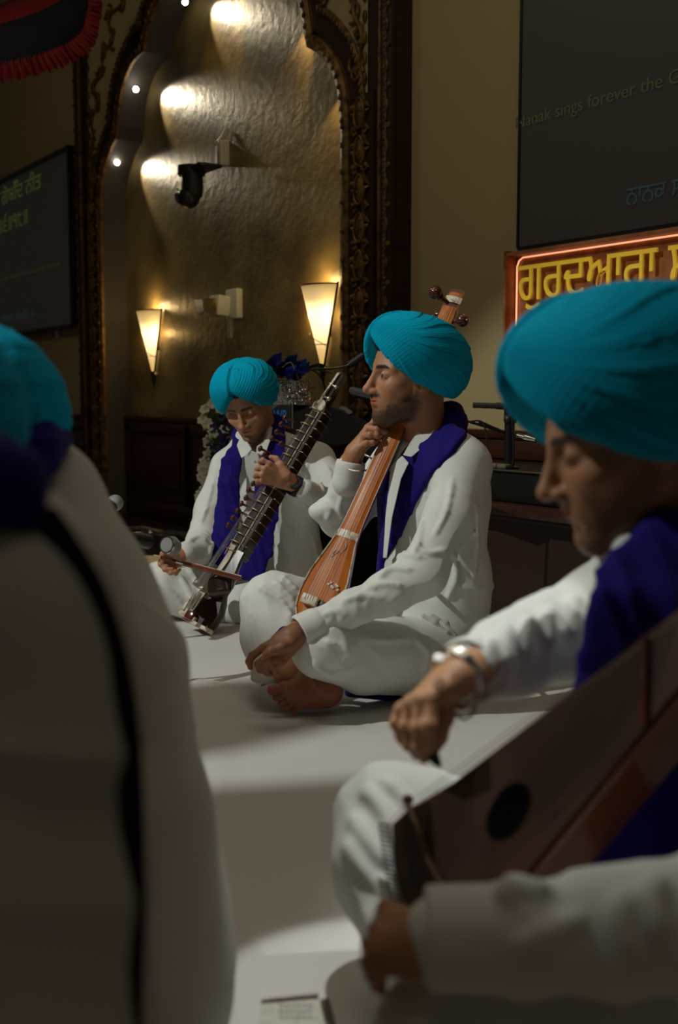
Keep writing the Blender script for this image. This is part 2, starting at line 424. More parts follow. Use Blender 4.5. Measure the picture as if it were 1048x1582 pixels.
# painted wall either side of the frame, arch frame face, jamb, niche back
mb = MB(); mb.box((-3.86/2+1.0+-.0, YW+.06, ZT/2), (3.86+2.0, .12, ZT)); struct('wall_right', mb, M['wall'], smooth=False)
mb = MB(); mb.box((-7.41-3.5, YW+.06, ZT/2), (7, .12, ZT)); struct('wall_left', mb, M['wall'], smooth=False)
mb = MB(); mb.box((XC, YB+.06, ZT/2), (3.6, .12, ZT)); struct('wall_back', mb, M['niche'], smooth=False)
mb = MB(); mb.box((-4.5, 0.6, -.05), (15, 5.2, .09)); struct('floor', mb, M['floor'], smooth=False)
mb = MB(); mb.box((-4.5, -.4, ZT+.05), (15, 7.2, .1)); struct('ceiling', mb, M['ceil'], smooth=False)
mb = MB()
for sgn in (1, -1):
    inn = [(XC+sgn*a, YF, z) for a, z in PR]+[(XC, YF, ZT)]
    out = [(XC+sgn*1.775, YF, z) for a, z in PR]+[(XC+sgn*1.775, YF, ZT)]
    mb.strip(inn, out)
    mb.quad((XC+sgn*1.775, YF, 0), (XC+sgn*1.775, YW+.1, 0), (XC+sgn*1.775, YW+.1, ZT), (XC+sgn*1.775, YF, ZT))
frame = struct('trim_1', mb, M['framewood'], smooth=False)
mb = MB()
for sgn in (1, -1):
    a = [(XC+sgn*a_, YF, z) for a_, z in PR]; b = [(x, YB+.01, z) for x, y, z in a]; mb.strip(a, b)
tag(mb.build('arch_reveal', M['jamb'], frame), None)
# gilded moulding with beads that follows the arch
def band(d0, d1, y, thick, m, name, beads=0, bead_r=.011):
    mb = MB()
    for sgn in (1, -1):
        A = offset(PR, d0); B = offset(PR, d1)
        a = [(XC+sgn*p[0], y, p[1]) for p in A]; b = [(XC+sgn*p[0], y, p[1]) for p in B]
        a2 = [(q[0], y-thick, q[2]) for q in a]; b2 = [(q[0], y-thick, q[2]) for q in b]
        mid = [((p[0]+q[0])/2, y-thick*1.6, (p[2]+q[2])/2) for p, q in zip(a, b)]
        mb.strip(a, a2); mb.strip(a2, mid); mb.strip(mid, b2); mb.strip(b2, b)
        if beads:
            acc = 0; last = None
            for q in spl([m_ for m_ in mid], 4):
                if last is not None: acc += np.linalg.norm(q-last)
                last = q
                if acc > beads: acc = 0; mb.sphere((q[0], q[1]-.002, q[2]), bead_r, 6, (1, .6, 1.2))
    return mb.build(name, m, frame)
band(0, .062, YF, .018, M['gold'], 'arch_moulding', .05, .012)
band(.155, .185, YF, .012, M['gold'], 'rope_moulding', .03, .009)
# spandrel ground of olive paint with gilt scrolls
mb = MB()
for sgn in (1, -1):
    A = offset(PR, .17); A = [p for p in A if p[1] > 2.02]
    mb.strip([(XC+sgn*p[0], YF-.004, p[1]) for p in A]+[(XC, YF-.004, ZT)], [(XC+sgn*1.575, YF-.004, p[1]) for p in A]+[(XC+sgn*1.575, YF-.004, ZT)])
mb.build('spandrel', M['wall'], frame, smooth=False)
mb = MB()
for sgn in (1, -1):
    def scroll(x, z, s, a0, turns=1.6):
        pts = []
        for i in range(22):
            t = i/21; r = s*(1-t*.85); an = a0+t*turns*2*PI*.6
            pts.append((XC+sgn*(x+r*math.cos(an)), YF-.012, z+r*math.sin(an)))
        mb.tube(pts, [.009*(1-.5*i/21) for i in range(22)], 6)
    pts = [(1.50, 2.15), (1.545, 2.3), (1.48, 2.42), (1.52, 2.55), (1.42, 2.62), (1.46, 2.75), (1.33, 2.80), (1.30, 2.92), (1.15, 2.95), (1.2, 3.1), (1.0, 3.12)]
    mb.tube([(XC+sgn*q[0], YF-.012, q[1]) for q in spl([(a, b, 0) for a, b in pts], 6)], .010, 6)
    for i, (a, b) in enumerate(pts): scroll(a+.0, b, .055, i*2.1); scroll(a-.02, b+.04, .04, i*1.3+2, 1.3)
    for i in range(24): z = 2.12+i*.085; mb.sphere((XC+sgn*1.56, YF-.01, z), .016, 6, (1, .5, 1.7))
mb.build('spandrel_scrollwork', M['gold'], frame)
# straight vertical mouldings and the carved cartouche columns
mb = MB()
for sgn in (1, -1):
    for x0, x1, th in ((1.675, 1.722, .022), (1.728, 1.775, .03)):
        mb.box((XC+sgn*(x0+x1)/2, YF-th/2, ZT/2), (x1-x0, th, ZT), bev=.006)
mb.build('vertical_moulding', M['framewood'], frame)
mb = MB()
for sgn in (1, -1):
    mb.box((XC+sgn*1.69, YF-.02, ZT/2), (.016, .02, ZT), bev=.004)
    z = .05
    i = 0
    while z < 4:
        mb.sphere((XC+sgn*1.751, YF-.034, z), .014, 6, (1.0, .5, 2.0)); mb.sphere((XC+sgn*1.764, YF-.034, z+.08), .012, 6, (1.3, .6, 1.0))
        for d in (-.02, .02): mb.sphere((XC+sgn*1.745, YF-.034, z+.08+d), .007, 6)
        z += .16
    z = .02
    while z < 4: mb.sphere((XC+sgn*1.715, YF-.022, z), .007, 5, (1, .6, 1.5)); z += .022
mb.build('leaf_moulding', M['gold'], frame)
mb = MB()
for sgn in (1, -1):
    mb.box((XC+sgn*1.535, YF-.005, 1.03), (.185, .012, 2.06))
mb.build('carving_ground', M['framewood'], frame)
def cartouche(mb, cx, cz, sgn):
    y = YF-.016; ring = []
    for i in range(21):
        a = 2*PI*i/20; w = .036*(1-.18*math.sin(a)); ring.append((cx+w*math.cos(a), y-.006, cz+.062*math.sin(a)))
    mb.tube(ring, .0065, 6, cap=False)
    mb.sphere((cx, y, cz), .03, 10, (.95, .45, 1.85))
    for s2 in (1, -1):
        mb.tube([(cx+s2*.036, y, cz+.03), (cx+s2*.058, y-.008, cz+.028), (cx+s2*.075, y-.002, cz+.012)], [.014, .011, .003], 6, flat=((0, 1, 0), .6))
        mb.tube([(cx+s2*.034, y, cz-.01), (cx+s2*.055, y-.008, cz-.0), (cx+s2*.066, y, cz+.006)], [.012, .009, .003], 6, flat=((0, 1, 0), .6))
        mb.tube([(cx+s2*.02, y, cz-.06), (cx+s2*.05, y-.006, cz-.062), (cx+s2*.07, y, cz-.078)], [.01, .011, .003], 6, flat=((0, 1, 0), .6))
        mb.tube([(cx+s2*.02, y, cz-.08), (cx+s2*.04, y-.006, cz-.088), (cx+s2*.062, y, cz-.07)], [.008, .009, .003], 6, flat=((0, 1, 0), .6))
    mb.sphere((cx, y-.014, cz-.012), .006, 6)
mb = MB()
for sgn in (1, -1):
    z = 1.985
    while z > 0: cartouche(mb, XC+sgn*1.535, z, sgn); z -= .16
mb.build('carved_cartouches', M['gold'], frame)
# wainscots
def wains(name, x0, x1, y, n):
    mb = MB(); mb.box(((x0+x1)/2, y-.012, .325), (x1-x0, .024, .65)); mb.box(((x0+x1)/2, y-.022, .635), (x1-x0, .044, .035), bev=.008)
    mb.box(((x0+x1)/2, y-.02, .06), (x1-x0, .04, .12), bev=.006)
    w = (x1-x0)/n
    for i in range(n):
        cx = x0+w*(i+.5)
        for dx, dz, sx, sz in ((0, .58, w, .07), (w/2, .35, .08, .5), (-w/2, .35, .08, .5)):
            mb.box((min(max(cx+dx, x0+sx/2 if dx else cx), x1-sx/2 if dx else cx), y-.03, dz), (sx, .014, sz), bev=.004)
        mb.box((cx, y-.026, .34), (w-.26, .012, .3), bev=.005)
    return struct(name, mb, M['wainscot'])
wains('baseboard_back', XC-1.385, XC+1.385, YB, 3)
wains('baseboard_right', -3.86, 1.2, YW, 5)
wains('baseboard_left', -13, -7.41, YW, 5)

# white sheet over the stage
def sheet():
    xs = np.linspace(-7.2, .9, 320); ys = np.linspace(-.4, 2.42, 130)
    X, Y = np.meshgrid(xs, ys, indexing='ij')
    Z = .004*np.ones_like(X)
    rs = np.random.RandomState(5)
    for _ in range(26):
        cx, cy = rs.uniform(-5, 0), rs.uniform(0, 2.3); an = rs.normal(.2, .35); L = rs.uniform(.25, .7); w = rs.uniform(.008, .018); h = rs.uniform(.002, .006)
        u = (X-cx)*math.cos(an)+(Y-cy)*math.sin(an); v = -(X-cx)*math.sin(an)+(Y-cy)*math.cos(an)+.05*np.sin(u*4)
        Z += h*np.exp(-(v/w)**2)*np.exp(-(u/L)**2)
    Z += .0015*np.sin(X*5+2*np.sin(Y*3))*np.sin(Y*7+X*2)
    V = np.stack([X, Y, Z], -1).reshape(-1, 3); ny = len(ys)
    i, j = np.meshgrid(np.arange(len(xs)-1), np.arange(ny-1), indexing='ij'); a = (i*ny+j).ravel()
    F = np.stack([a, a+ny, a+ny+1, a+1], 1)
    o = mesh_obj('floor_sheet', V, F, M['sheet'])
    tag(o, 'creased white cotton sheet spread over the stage floor under the musicians', 'sheet')
sheet()

# ---------------------------------------------------------------- text
def text(name, body, m, parent, org, xdir, up, size, ext=.002, width=None, weight=None, words=0):
    c = bpy.data.curves.new('t', 'FONT'); c.body = body; c.size = size; c.extrude = ext
    if weight: c.offset = weight
    o = bpy.data.objects.new('t', c); COL.objects.link(o)
    me = bpy.data.meshes.new_from_object(o); bpy.data.objects.remove(o)
    xs = [v.co.x for v in me.vertices]; x0, x1 = min(xs), max(xs); k = (width/(x1-x0)) if width else 1
    xd = V3(xdir).normalized(); u = V3(up).normalized(); n = xd.cross(u)
    for v in me.vertices: v.co = V3(org)+xd*((v.co.x-x0)*k)+u*v.co.y+n*v.co.z
    me.materials.clear(); me.materials.append(m); me.name = name
    if not words: return link(bpy.data.objects.new(name, me), parent)
    bm = bmesh.new(); bm.from_mesh(me); todo = set(bm.verts); isl = []
    while todo:
        st = [todo.pop()]; cur = set(st)
        while st:
            v = st.pop()
            for e in v.link_edges:
                o2 = e.other_vert(v)
                if o2 in todo: todo.discard(o2); cur.add(o2); st.append(o2)
        xs = [v.co.dot(xd) for v in cur]; isl.append((min(xs), max(xs), cur))
    isl.sort(key=lambda q: q[0]); groups = []; end = -1e9
    for a, b, c in isl:
        if a-end > words: groups.append(set())
        groups[-1] |= c; end = max(end, b)
    for g in groups:
        b2 = bm.copy(); idx = {v.index for v in g}; b2.verts.ensure_lookup_table()
        bmesh.ops.delete(b2, geom=[v for v in b2.verts if v.index not in idx], context='VERTS')
        m2 = bpy.data.meshes.new(name); b2.to_mesh(m2); b2.free(); m2.materials.append(m); link(bpy.data.objects.new(name, m2), parent)
    bm.free()
AX, AZ = (1, 0, 0), (0, 0, 1)
# right projection screen
M['screen'] = mat('dark_screen', (.035, .032, .028), .45, emit=(.5, .46, .36), estr=.011)
M['txt_y'] = mat('screen_text_yellow', (.05, .05, .03), .6, emit=(.5, .55, .22), estr=.03)
M['txt_b'] = mat('screen_text_blue', (.03, .05, .05), .6, emit=(.25, .5, .6), estr=.03)
M['txt_g'] = mat('screen_text_green', (.05, .06, .02), .6, emit=(.42, .55, .12), estr=.06)
YS = 2.90
t = thing('projection_screen', (-1.9, YS, 1.312), 'large dark wall screen above the backlit sign, with a dim line of English words', 'screen')
mb = MB(); mb.box((-1.78, YS+.015, 2.312), (2.75, .03, 2.0)); mb.build('display_panel', M['screen'], t)
mb = MB(); mb.box((-3.16, YS+.013, 2.316), (.012, .034, 1.99)); mb.box((-1.78, YS+.013, 1.318), (2.76, .034, .010)); mb.build('screen_border', M['black'], t)
a = W(795, 200, YS); b = W(1027, 132, YS)
text('english_word', 'Nanak sings forever the G', M['txt_y'], t, (a[0]+.012, YS-.003, a[2]), AX, AZ, .062, .001, width=(b[0]-a[0])*1.075, words=.014)
a = W(968, 318, YS)
text('punjabi_word', 'ਨਾਨਕ ਸ', M['txt_b'], t, (a[0], YS-.003, a[2]), AX, AZ, .085, .001, width=.235, words=.02)
# left screen
t = thing('projection_screen', (-8.6, YS, 1.27), 'dark wall screen left of the arch with dim green script lines', 'screen')
mb = MB(); mb.box((-9.05, YS+.015, 1.875), (2.8, .03, 1.19)); mb.build('display_panel', M['screen'], t)
mb = MB(); mb.box((-7.64, YS, 1.875), (.03, .07, 1.22)); mb.box((-9.05, YS, 1.27), (2.83, .07, .02)); mb.box((-9.05, YS, 2.475), (2.83, .07, .02)); mb.build('screen_border', M['black'], t)
a = W(64, 290, YS); text('script_line', 'ਨਾਨਕੁ ਗਾਵੈ ਗੋਬਿੰਦ ਨੀਤ', M['txt_g'], t, (a[0]-1.95, YS-.003, a[2]), AX, AZ, .16, .001, width=1.95, words=.03)
a = W(43, 345, YS); text('script_line', '॥੪॥੬॥੧੮॥', M['txt_g'], t, (a[0]-.95, YS-.003, a[2]), AX, AZ, .17, .001, width=.95)
a = W(93, 410, YS); text('small_word', 'sings forever the Glories of the Lord of the Universe', M['txt_y'], t, (a[0]-1.7, YS-.003, a[2]), AX, AZ, .05, .0005, width=1.7, words=.018)
a = W(53, 490, YS); text('punjabi_line', 'ਨਾਨਕ ਗੋਬਿੰਦ ॥', M['txt_b'], t, (a[0]-.8, YS-.003, a[2]), AX, AZ, .08, .0005, width=.8, words=.02)
# backlit copper sign
M['copper'] = mat('brushed_copper', (.46, .17, .06), .5, metal=.35, noise=(18, (.28, .09, .03), .35, .65), bump=(60, .3, .003))
M['led'] = mat('warm_led_strip', (.9, .5, .3), .5, emit=(1.0, .46, .25), estr=1.0)
M['signletter'] = mat('golden_yellow_letter', (.80, .52, .04), .4, metal=.2, emit=(.9, .55, .04), estr=.2)
t = thing('backlit_sign', (-1.9, 2.90, .924), 'copper coloured sign with raised yellow script letters and glowing rim', 'sign')
sx0, sx1, sz0, sz1 = -3.17, -.5, .924, 1.302
mb = MB(); mb.box(((sx0+sx1)/2, 2.915, (sz0+sz1)/2), (sx1-sx0-.02, .04, sz1-sz0-.02)); mb.build('copper_plate', M['copper'], t)
mb = MB()
for c, s_ in ((((sx0+sx1)/2, 2.89, sz1-.008), (sx1-sx0, .09, .012)), (((sx0+sx1)/2, 2.89, sz0), (sx1-sx0, .09, .012)), ((sx0, 2.89, (sz0+sz1)/2), (.012, .09, sz1-sz0+.012))): mb.box(c, s_)
mb.build('sign_frame', M['copper'], t)
r_ = .03; zt = sz1-.02; zb = sz0+.02; xl = sx0+.02
mb = MB(); mb.tube([(sx1, 2.888, zt), (xl+r_, 2.888, zt), (xl+.01, 2.888, zt-.01), (xl, 2.888, zt-r_), (xl, 2.888, zb+r_), (xl+.01, 2.888, zb+.01), (xl+r_, 2.888, zb), (sx1, 2.888, zb)], .0032, 8); mb.build('glowing_rim', M['led'], t)
a = W(800, 449, 2.87); b = W(1012, 420, 2.87)
text('sign_lettering', 'ਗੁਰਦੁਆਰਾ ਸਾਹਿਬ', M['signletter'], t, (a[0], 2.872, 1.125), AX, AZ, .20, .004, width=(b[0]-a[0])*1.70, words=.03)

# ---------------------------------------------------------------- wall lights
M['sconce_glass'] = None
def sconce_glass():
    m = bpy.data.materials.new('frosted_glass_lit'); m.use_nodes = True; nt = m.node_tree; N = nt.nodes; L = nt.links
    b = N['Principled BSDF']; b.inputs['Base Color'].default_value = (.8, .7, .45, 1); b.inputs['Roughness'].default_value = .35
    tc = N.new('ShaderNodeTexCoord'); sp = N.new('ShaderNodeSeparateXYZ'); L.new(tc.outputs['Object'], sp.inputs[0])
    r = N.new('ShaderNodeValToRGB'); mr = N.new('ShaderNodeMapRange'); mr.inputs[1].default_value = 0; mr.inputs[2].default_value = .38
    L.new(sp.outputs['Z'], mr.inputs[0]); L.new(mr.outputs[0], r.inputs[0])
    e = r.color_ramp.elements; e[0].position = 0; e[0].color = (.42, .25, .07, 1); e[1].position = 1; e[1].color = (.22, .14, .045, 1)
    for p_, c in ((.2, (.55, .35, .12, 1)), (.5, (1.6, 1.15, .55, 1)), (.68, (1.7, 1.25, .6, 1)), (.83, (.55, .37, .14, 1))):
        q = e.new(p_); q.color = c
    L.new(r.outputs[0], b.inputs['Emission Color']); b.inputs['Emission Strength'].default_value = 1.35
    return m
M['sconce_glass'] = sconce_glass()
def sconce(x, label):
    zt, zb = 1.305, .925; t = thing('wall_sconce', (x, YB, zb), label, 'wall lamp', 'cone wall lamps in the niche')
    mb = MB(); n = 14; A = []; B = []
    rings = []
    for j in range(9):
        f = j/8; z = f*(zt-zb); w = .014+.112*f**1.05
        rings.append([(w*math.cos(PI*i/n), -(.012+.085*f)*math.sin(PI*i/n)-.012, z) for i in range(n+1)])
    for a, b in zip(rings[:-1], rings[1:]): mb.strip(a, b)
    mb.sphere((0, -.014, 0), .0145, 10)
    g = mb.build('glass_shade', M['sconce_glass'], None); g.location = (x, YB, zb); g.parent = t; g.matrix_parent_inverse = Matrix.Translation(-t.location)
    mb = MB()
    for s_ in (1, -1): mb.tube([(x+s_*.012, YB-.014, zb-.0), (x+s_*.13, YB-.012, zt+.012)], .006, 8)
    mb.tube([(x-.13, YB-.012, zt+.01)]+[(x+.128*math.cos(PI-PI*i/10), YB-.014-.10*math.sin(PI*i/10), zt+.004) for i in range(11)], .004, 6)
    mb.tube([(x, YB-.018, zb+.01), (x, YB-.016, zb-.05), (x, YB-.012, zb-.085)], [.016, .011, .003], 8)
    f = .27; mb.tube([(x+(.014+.112*f)*1.05*math.cos(PI*i/10), YB-(.012+.085*f)*math.sin(PI*i/10)-.014, zb+f*(zt-zb)) for i in range(11)], .0022, 6)
    mb.tube([(x+.05*math.cos(PI*i/10)-.01, YB-.012-(.03+.03*i/10)*math.sin(PI*i/10)*1.3, zb+.09+.09*i/10) for i in range(11)][::-1], .0018, 6)
    mb.build('iron_bracket', M['blackm'], t)
    mb = MB(); mb.box((x, YB-.004, (zt+zb)/2+.05), (.10, .008, .2)); mb.build('back_plate', M['blackm'], t)
    ld = bpy.data.lights.new('sconce_bulb', 'POINT'); ld.energy = 1.3; ld.color = (1, .68, .3); ld.shadow_soft_size = .02
    lo = bpy.data.objects.new('sconce_bulb', ld); lo.location = (x+.02, YB-.06, zt+.03); COL.objects.link(lo); lo.parent = t; lo.matrix_parent_inverse = Matrix.Translation(-t.location)
    ld2 = bpy.data.lights.new('sconce_bulb', 'POINT'); ld2.energy = .5; ld2.color = (1, .62, .22); ld2.shadow_soft_size = .02
    for s_ in (1, -1):
        lo = bpy.data.objects.new('sconce_bulb', ld2); lo.location = (x+s_*.115, YB-.05, zb+.24); COL.objects.link(lo); lo.parent = t; lo.matrix_parent_inverse = Matrix.Translation(-t.location)
sconce(-6.60, 'lit cone-shaped glass wall lamp at the left of the niche')
sconce(-4.645, 'lit cone-shaped glass wall lamp right of the emergency light, above the flower vase')

# ---------------------------------------------------------------- small spotlights in the arch reveal
M['bulb'] = mat('glowing_bulb', (1, 1, 1), .5, emit=(1, .9, .72), estr=22)
def spot(x, z, aim, watts, label, warm=(1, .80, .48), size=70, y=YF+.05):
    p = V3((x, y, z)); d = (V3((aim[0], YB-.0, aim[1]))-p).normalized()
    t = thing('arch_spotlight', p, label, 'spotlight', 'small spotlights around the arch reveal')
    MB().lathe(p-d*.05, d, [(0, .008), (0, .026), (.05, .030), (.052, .026), (.046, .024)], 14).build('lamp_housing', M['blackm'], t)
    b = MB().sphere(p, .017, 10).build('bulb', M['bulb'], t)
    ld = bpy.data.lights.new('spot_beam', 'SPOT'); ld.energy = watts; ld.color = warm; ld.spot_size = math.radians(size); ld.spot_blend = .6; ld.shadow_soft_size = .012
    lo = bpy.data.objects.new('spot_beam', ld); COL.objects.link(lo); lo.location = p+d*.03; lo.rotation_euler = d.to_track_quat('-Z', 'Y').to_euler(); lo.parent = t; lo.matrix_parent_inverse = Matrix.Translation(-t.location)
for i, (px_, py_, w, nm) in enumerate(((181, 251, 10, 'lowest'), (210, 138, 13, 'middle'), (286, 3, 12, 'highest'))):
    q = W(px_, py_, YF+.05); a = W(px_+62, py_+34, YB); off = q[0]-XC
    spot(q[0], q[2], (a[0], a[2]), w, 'glowing spotlight on the left side of the arch, %s of the three' % nm, (1, .88, .66), 60)
    spot(XC-off-(.0 if i else .02), q[2], (XC-off-.24, q[2]-.34), w*.6, 'spotlight behind the right edge of the arch, %s of the three' % nm, (1, .68, .30), 60, YF+.09)
spot(XC-.05, 3.12, (XC-.05, 2.7), 4, 'spotlight at the crown of the arch', (1, .66, .3), 60)

# ---------------------------------------------------------------- niche fittings
a = W(332, 226, 2.98); t = thing('ptz_camera', (a[0], YB, a[2]), 'black dome camera on a bracket high on the niche wall', 'camera')
cx, cz = a[0]+.04, a[2]-.03
MB().box((cx+.03, YB-.03, cz-.02), (.055, .06, .13), bev=.006).box((cx+.0, YB-.055, cz+.04), (.02, .02, .02)).build('wall_box', mat('grey_box', (.32, .31, .27), .5), t)
mb = MB(); mb.box((cx-.05, YB-.11, cz-.09), (.2, .14, .022), bev=.008); mb.lathe((cx-.13, YB-.14, cz-.125), (0, 0, 1), [(0, .07), (.01, .078), (.05, .078), (.055, .07)], 24); mb.build('bracket_tray', M['black'], t)
hd = MB(); hd.lathe((cx-.10, YB-.15, cz-.26), (0, 0, 1), [(0, .035), (.02, .055), (.06, .06), (.14, .058)], 24); hd.sphere((cx-.115, YB-.165, cz-.245), .062, 18)
hd.build('camera_head', M['black'], t)
ln = MB(); ln.lathe((cx-.13, YB-.19, cz-.24), (-.55, -.45, -.2), [(0, .03), (.04, .03), (.042, .022)], 18); ln.build('lens', mat('lens_glass', (.05, .05, .06), .08, spec=1), t)
MB().box((cx-.145, YB-.2, cz-.205), (.045, .03, .012), R=Matrix.Rotation(.5, 3, 'Y')).build('badge', M['chrome'], t)
MB().tube([(cx+.02, YB-.01, cz+.12), (cx, YB-.02, cz+.08), (cx, YB-.05, cz+.045)], .004, 6).build('cable', M['shirt'], t)

a = W(340, 476, 2.95); t = thing('emergency_light', (a[0], YB, a[2]-.05), 'white emergency light with two swivel lamps on the niche wall', 'emergency light')
M['cream'] = mat('cream_plastic', (.62, .60, .46), .5)
ex, ez = a[0]+.02, a[2]+.02
MB().box((ex+.05, YB-.02, ez), (.13, .04, .16), bev=.008).build('wall_plate', M['cream'], t)
MB().box((ex-.02, YB-.075, ez-.01), (.12, .08, .11), R=Matrix.Rotation(-.12, 3, 'X'), bev=.01).build('battery_case', M['cream'], t)
for dx, an in ((-.135, -.6), (-.005, .3)):
    c = (ex+dx, YB-.12, ez-.005); d = V3((math.sin(an), -.85, -.35)).normalized()
    l = MB(); l.lathe(V3(c)-d*.02, d, [(0, .012), (.01, .035), (.05, .048), (.052, .044), (.04, .035)], 20)
    lo = l.build('lamp_head', M['cream'] if dx < -.1 else M['brass'], t)
    MB().sphere(V3(c)+d*.022, .012, 10).build('lens', mat('amber_reflector', (.6, .4, .15), .25, metal=.5), lo)
MB().box((ex+.02, YB-.03, ez-.125), (.038, .02, .12), bev=.004).build('hanging_tag', mat('beige_tag', (.36, .28, .2), .6), t)

# thermostat-like white sensor under the left screen
a = W(88, 515, 2.93); tag(MB().box(a, (.03, .02, .07), bev=.006).build('wall_sensor', M['cream']), 'tiny pale sensor strip on the wall below the left screen', 'sensor')

# ---------------------------------------------------------------- canopy at top left
M['red'] = mat('deep_red_cloth', (.22, .004, .004), .8, bump=(30, .3, .005)); M['navy'] = mat('navy_black_cloth', (.004, .005, .015), .8, bump=(30, .3, .005))
t = thing('ceiling_canopy', P(60, 60, 5.6), 'dark navy ceiling canopy with red pleated frill, hanging at upper left', 'canopy')
def curve_px(pts, D0, D1, n=8):
    q = spl([(a, b, D0+(D1-D0)*i/(len(pts)-1)) for i, (a, b) in enumerate(pts)], n); return [P(*k) for k in q]
low = [(-30, 132), (0, 125), (40, 119), (75, 111), (103, 100), (126, 88), (143, 73), (151, 55), (155, 32), (158, 8), (156, -25)]
mid = [(-30, 104), (0, 99), (32, 93), (62, 86), (88, 76), (107, 68), (122, 56), (130, 42), (134, 25), (137, 5), (137, -25)]
top = [(-30, 48), (0, 38), (30, 30), (55, 21), (75, 12), (92, 3), (105, -8), (115, -15), (120, -20), (125, -25), (130, -30)]
out = [(-30, 10), (0, 5), (25, -5), (45, -15), (60, -20), (70, -25), (80, -28), (90, -30), (100, -32), (110, -34), (120, -36)]
Lw, Md, Tp, Ot = [curve_px(q, d0, d1, 24) for q, d0, d1 in ((low, 5.35, 5.9), (mid, 5.35, 5.9), (top, 5.7, 6.1), (out, 6.3, 6.4))]
mb = MB(); A, B = [], []
for i, (a_, b_) in enumerate(zip(Lw, Md)):
    s_ = (.012 if i % 8 < 4 else -.012); w = FH*s_
    A.append(a_+w+np.array([0, 0, .006*math.sin(i*.9)+(.006 if i % 16 < 8 else -.004)])); B.append(b_+w*.3+np.array([0, 0, .012*math.sin(i*1.7)]))
mb.strip(A, B); fr = mb.build('frill', M['red'], t)
so = fr.modifiers.new('s', 'SOLIDIFY'); so.thickness = .003
mb = MB(); mb.strip([q+FH*.04 for q in Md], Tp); cn = mb.build('canopy_cloth', M['navy'], t); so = cn.modifiers.new('s', 'SOLIDIFY'); so.thickness = .006
mb = MB(); mb.strip([q-FH*.005 for q in Tp], Ot); cn = mb.build('red_border', M['red'], t); so = cn.modifiers.new('s', 'SOLIDIFY'); so.thickness = .006
# dark drape behind it
mb = MB(); n = 30; A = []; B = []
for i in range(n+1):
    f = i/n; x = -10.4+f*1.55; y = 2.62+.05*math.sin(f*26)
    A.append((x, y, 3.6)); B.append((x, y, 2.72+.95*f**1.2 if f > .25 else 2.3+f*.6))
mb.strip(A, B); d_ = mb.build('wall_drape', mat('black_drape', (.008, .005, .004), .9)); so = d_.modifiers.new('s', 'SOLIDIFY'); so.thickness = .01
tag(d_, 'almost black cloth drape hanging on the wall above the left screen', 'drape')
# ================================================================ people: heads, turbans, hands, feet
def frame_of(fwd, pitch=0, roll=0, up=(0, 0, 1)):
    """columns: forward, left, up of a head; pitch > 0 bows it, roll > 0 leans it to its right"""
    f = V3(fwd).normalized(); u = V3(up); u = (u-f*u.dot(f)).normalized(); l = u.cross(f)
    m = Matrix((f, l, u)).transposed()
    return np.array(m @ Matrix.Rotation(pitch, 3, 'Y') @ Matrix.Rotation(roll, 3, 'X'))
def to_world(v, O, R, s): return (v*s) @ R.T+O
def head_sdf(slim=1.0, jaw=1.0, nose=1.0, closed=False):
    h = SDF()
    h.ell((-.012, 0, .035), (.100, .074, .092), k=.01)
    h.ell((.028, 0, -.02), (.066, .060, .085), k=.03)
    for s_ in (1, -1):
        h.cone((-.005, s_*.052, -.05), (.062, s_*.016, -.103*jaw), .020, .017, k=.03)
        h.ell((.062, s_*.040, -.026), (.022, .022, .018), k=.025)
        h.cone((.080, s_*.012, .020), (.068, s_*.046, .016), .010, .009, k=.016)
    h.ell((.069, 0, -.064), (.031, .031, .030), k=.03)
    h.ell((.074, 0, -.104*jaw), (.020, .021, .017), k=.02)
    h.cone((.089, 0, .012), (.1145*nose, 0, -.031), .0078, .0095, k=.012)
    h.ell((.1135*nose, 0, -.034), (.0115, .0105, .009), k=.008)
    for s_ in (1, -1): h.ell((.101, s_*.0125, -.039), (.0115, .008, .0075), k=.007)
    for s_ in (1, -1):
        h.ell((.094, s_*.031, .002), (.016, .017, .0115), k=.016, mode='sub')
        h.ell((.108, s_*.008, -.0455), (.0045, .0035, .003), k=.003, mode='sub')
        # lids: rounded over the eyeball, with a slit between them
        h.ell((.0755, s_*.031, .001), (.0152, .0172, .0125) if closed else (.0142, .0168, .0125), k=.005)
    # lips
    for s_ in (1, -1):
        h.cone((.0965, s_*.004, -.0575), (.086, s_*.022, -.0625), .0052, .0028, k=.005)
        h.cone((.0955, s_*.002, -.0675), (.086, s_*.019, -.0645), .0062, .0030, k=.005)
    h.cone((.107, .014, -.0628), (.107, -.014, -.0628), .0062, .0062, k=.003, mode='sub') if False else None
    h.ell((.100, 0, -.0625), (.006, .021, .0011), k=.0025, mode='sub')
    h.ell((.097, 0, -.081), (.008, .016, .006), k=.012, mode='sub')
    h.ell((.1035, 0, -.0505), (.003, .0035, .007), k=.004, mode='sub')
    for s_ in (1, -1):   # ears
        h.ell((-.008, s_*.076, -.008), (.018, .007, .030), k=.008)
        h.ell((-.005, s_*.083, -.004), (.010, .005, .018), k=.004, mode='sub')
    h.cone((-.030, 0, -.045), (-.040, 0, -.14), .056, .054, k=.03)
    return h
HEAD = None
def noise3(v, sc, seed=0):
    rs = np.random.RandomState(seed); o = np.zeros(len(v))
    for i in range(7):
        k = rs.normal(size=3)*sc*(1+.5*i); o += np.sin(v@k+rs.uniform(0, 6))/(1+.35*i)
    return o/3
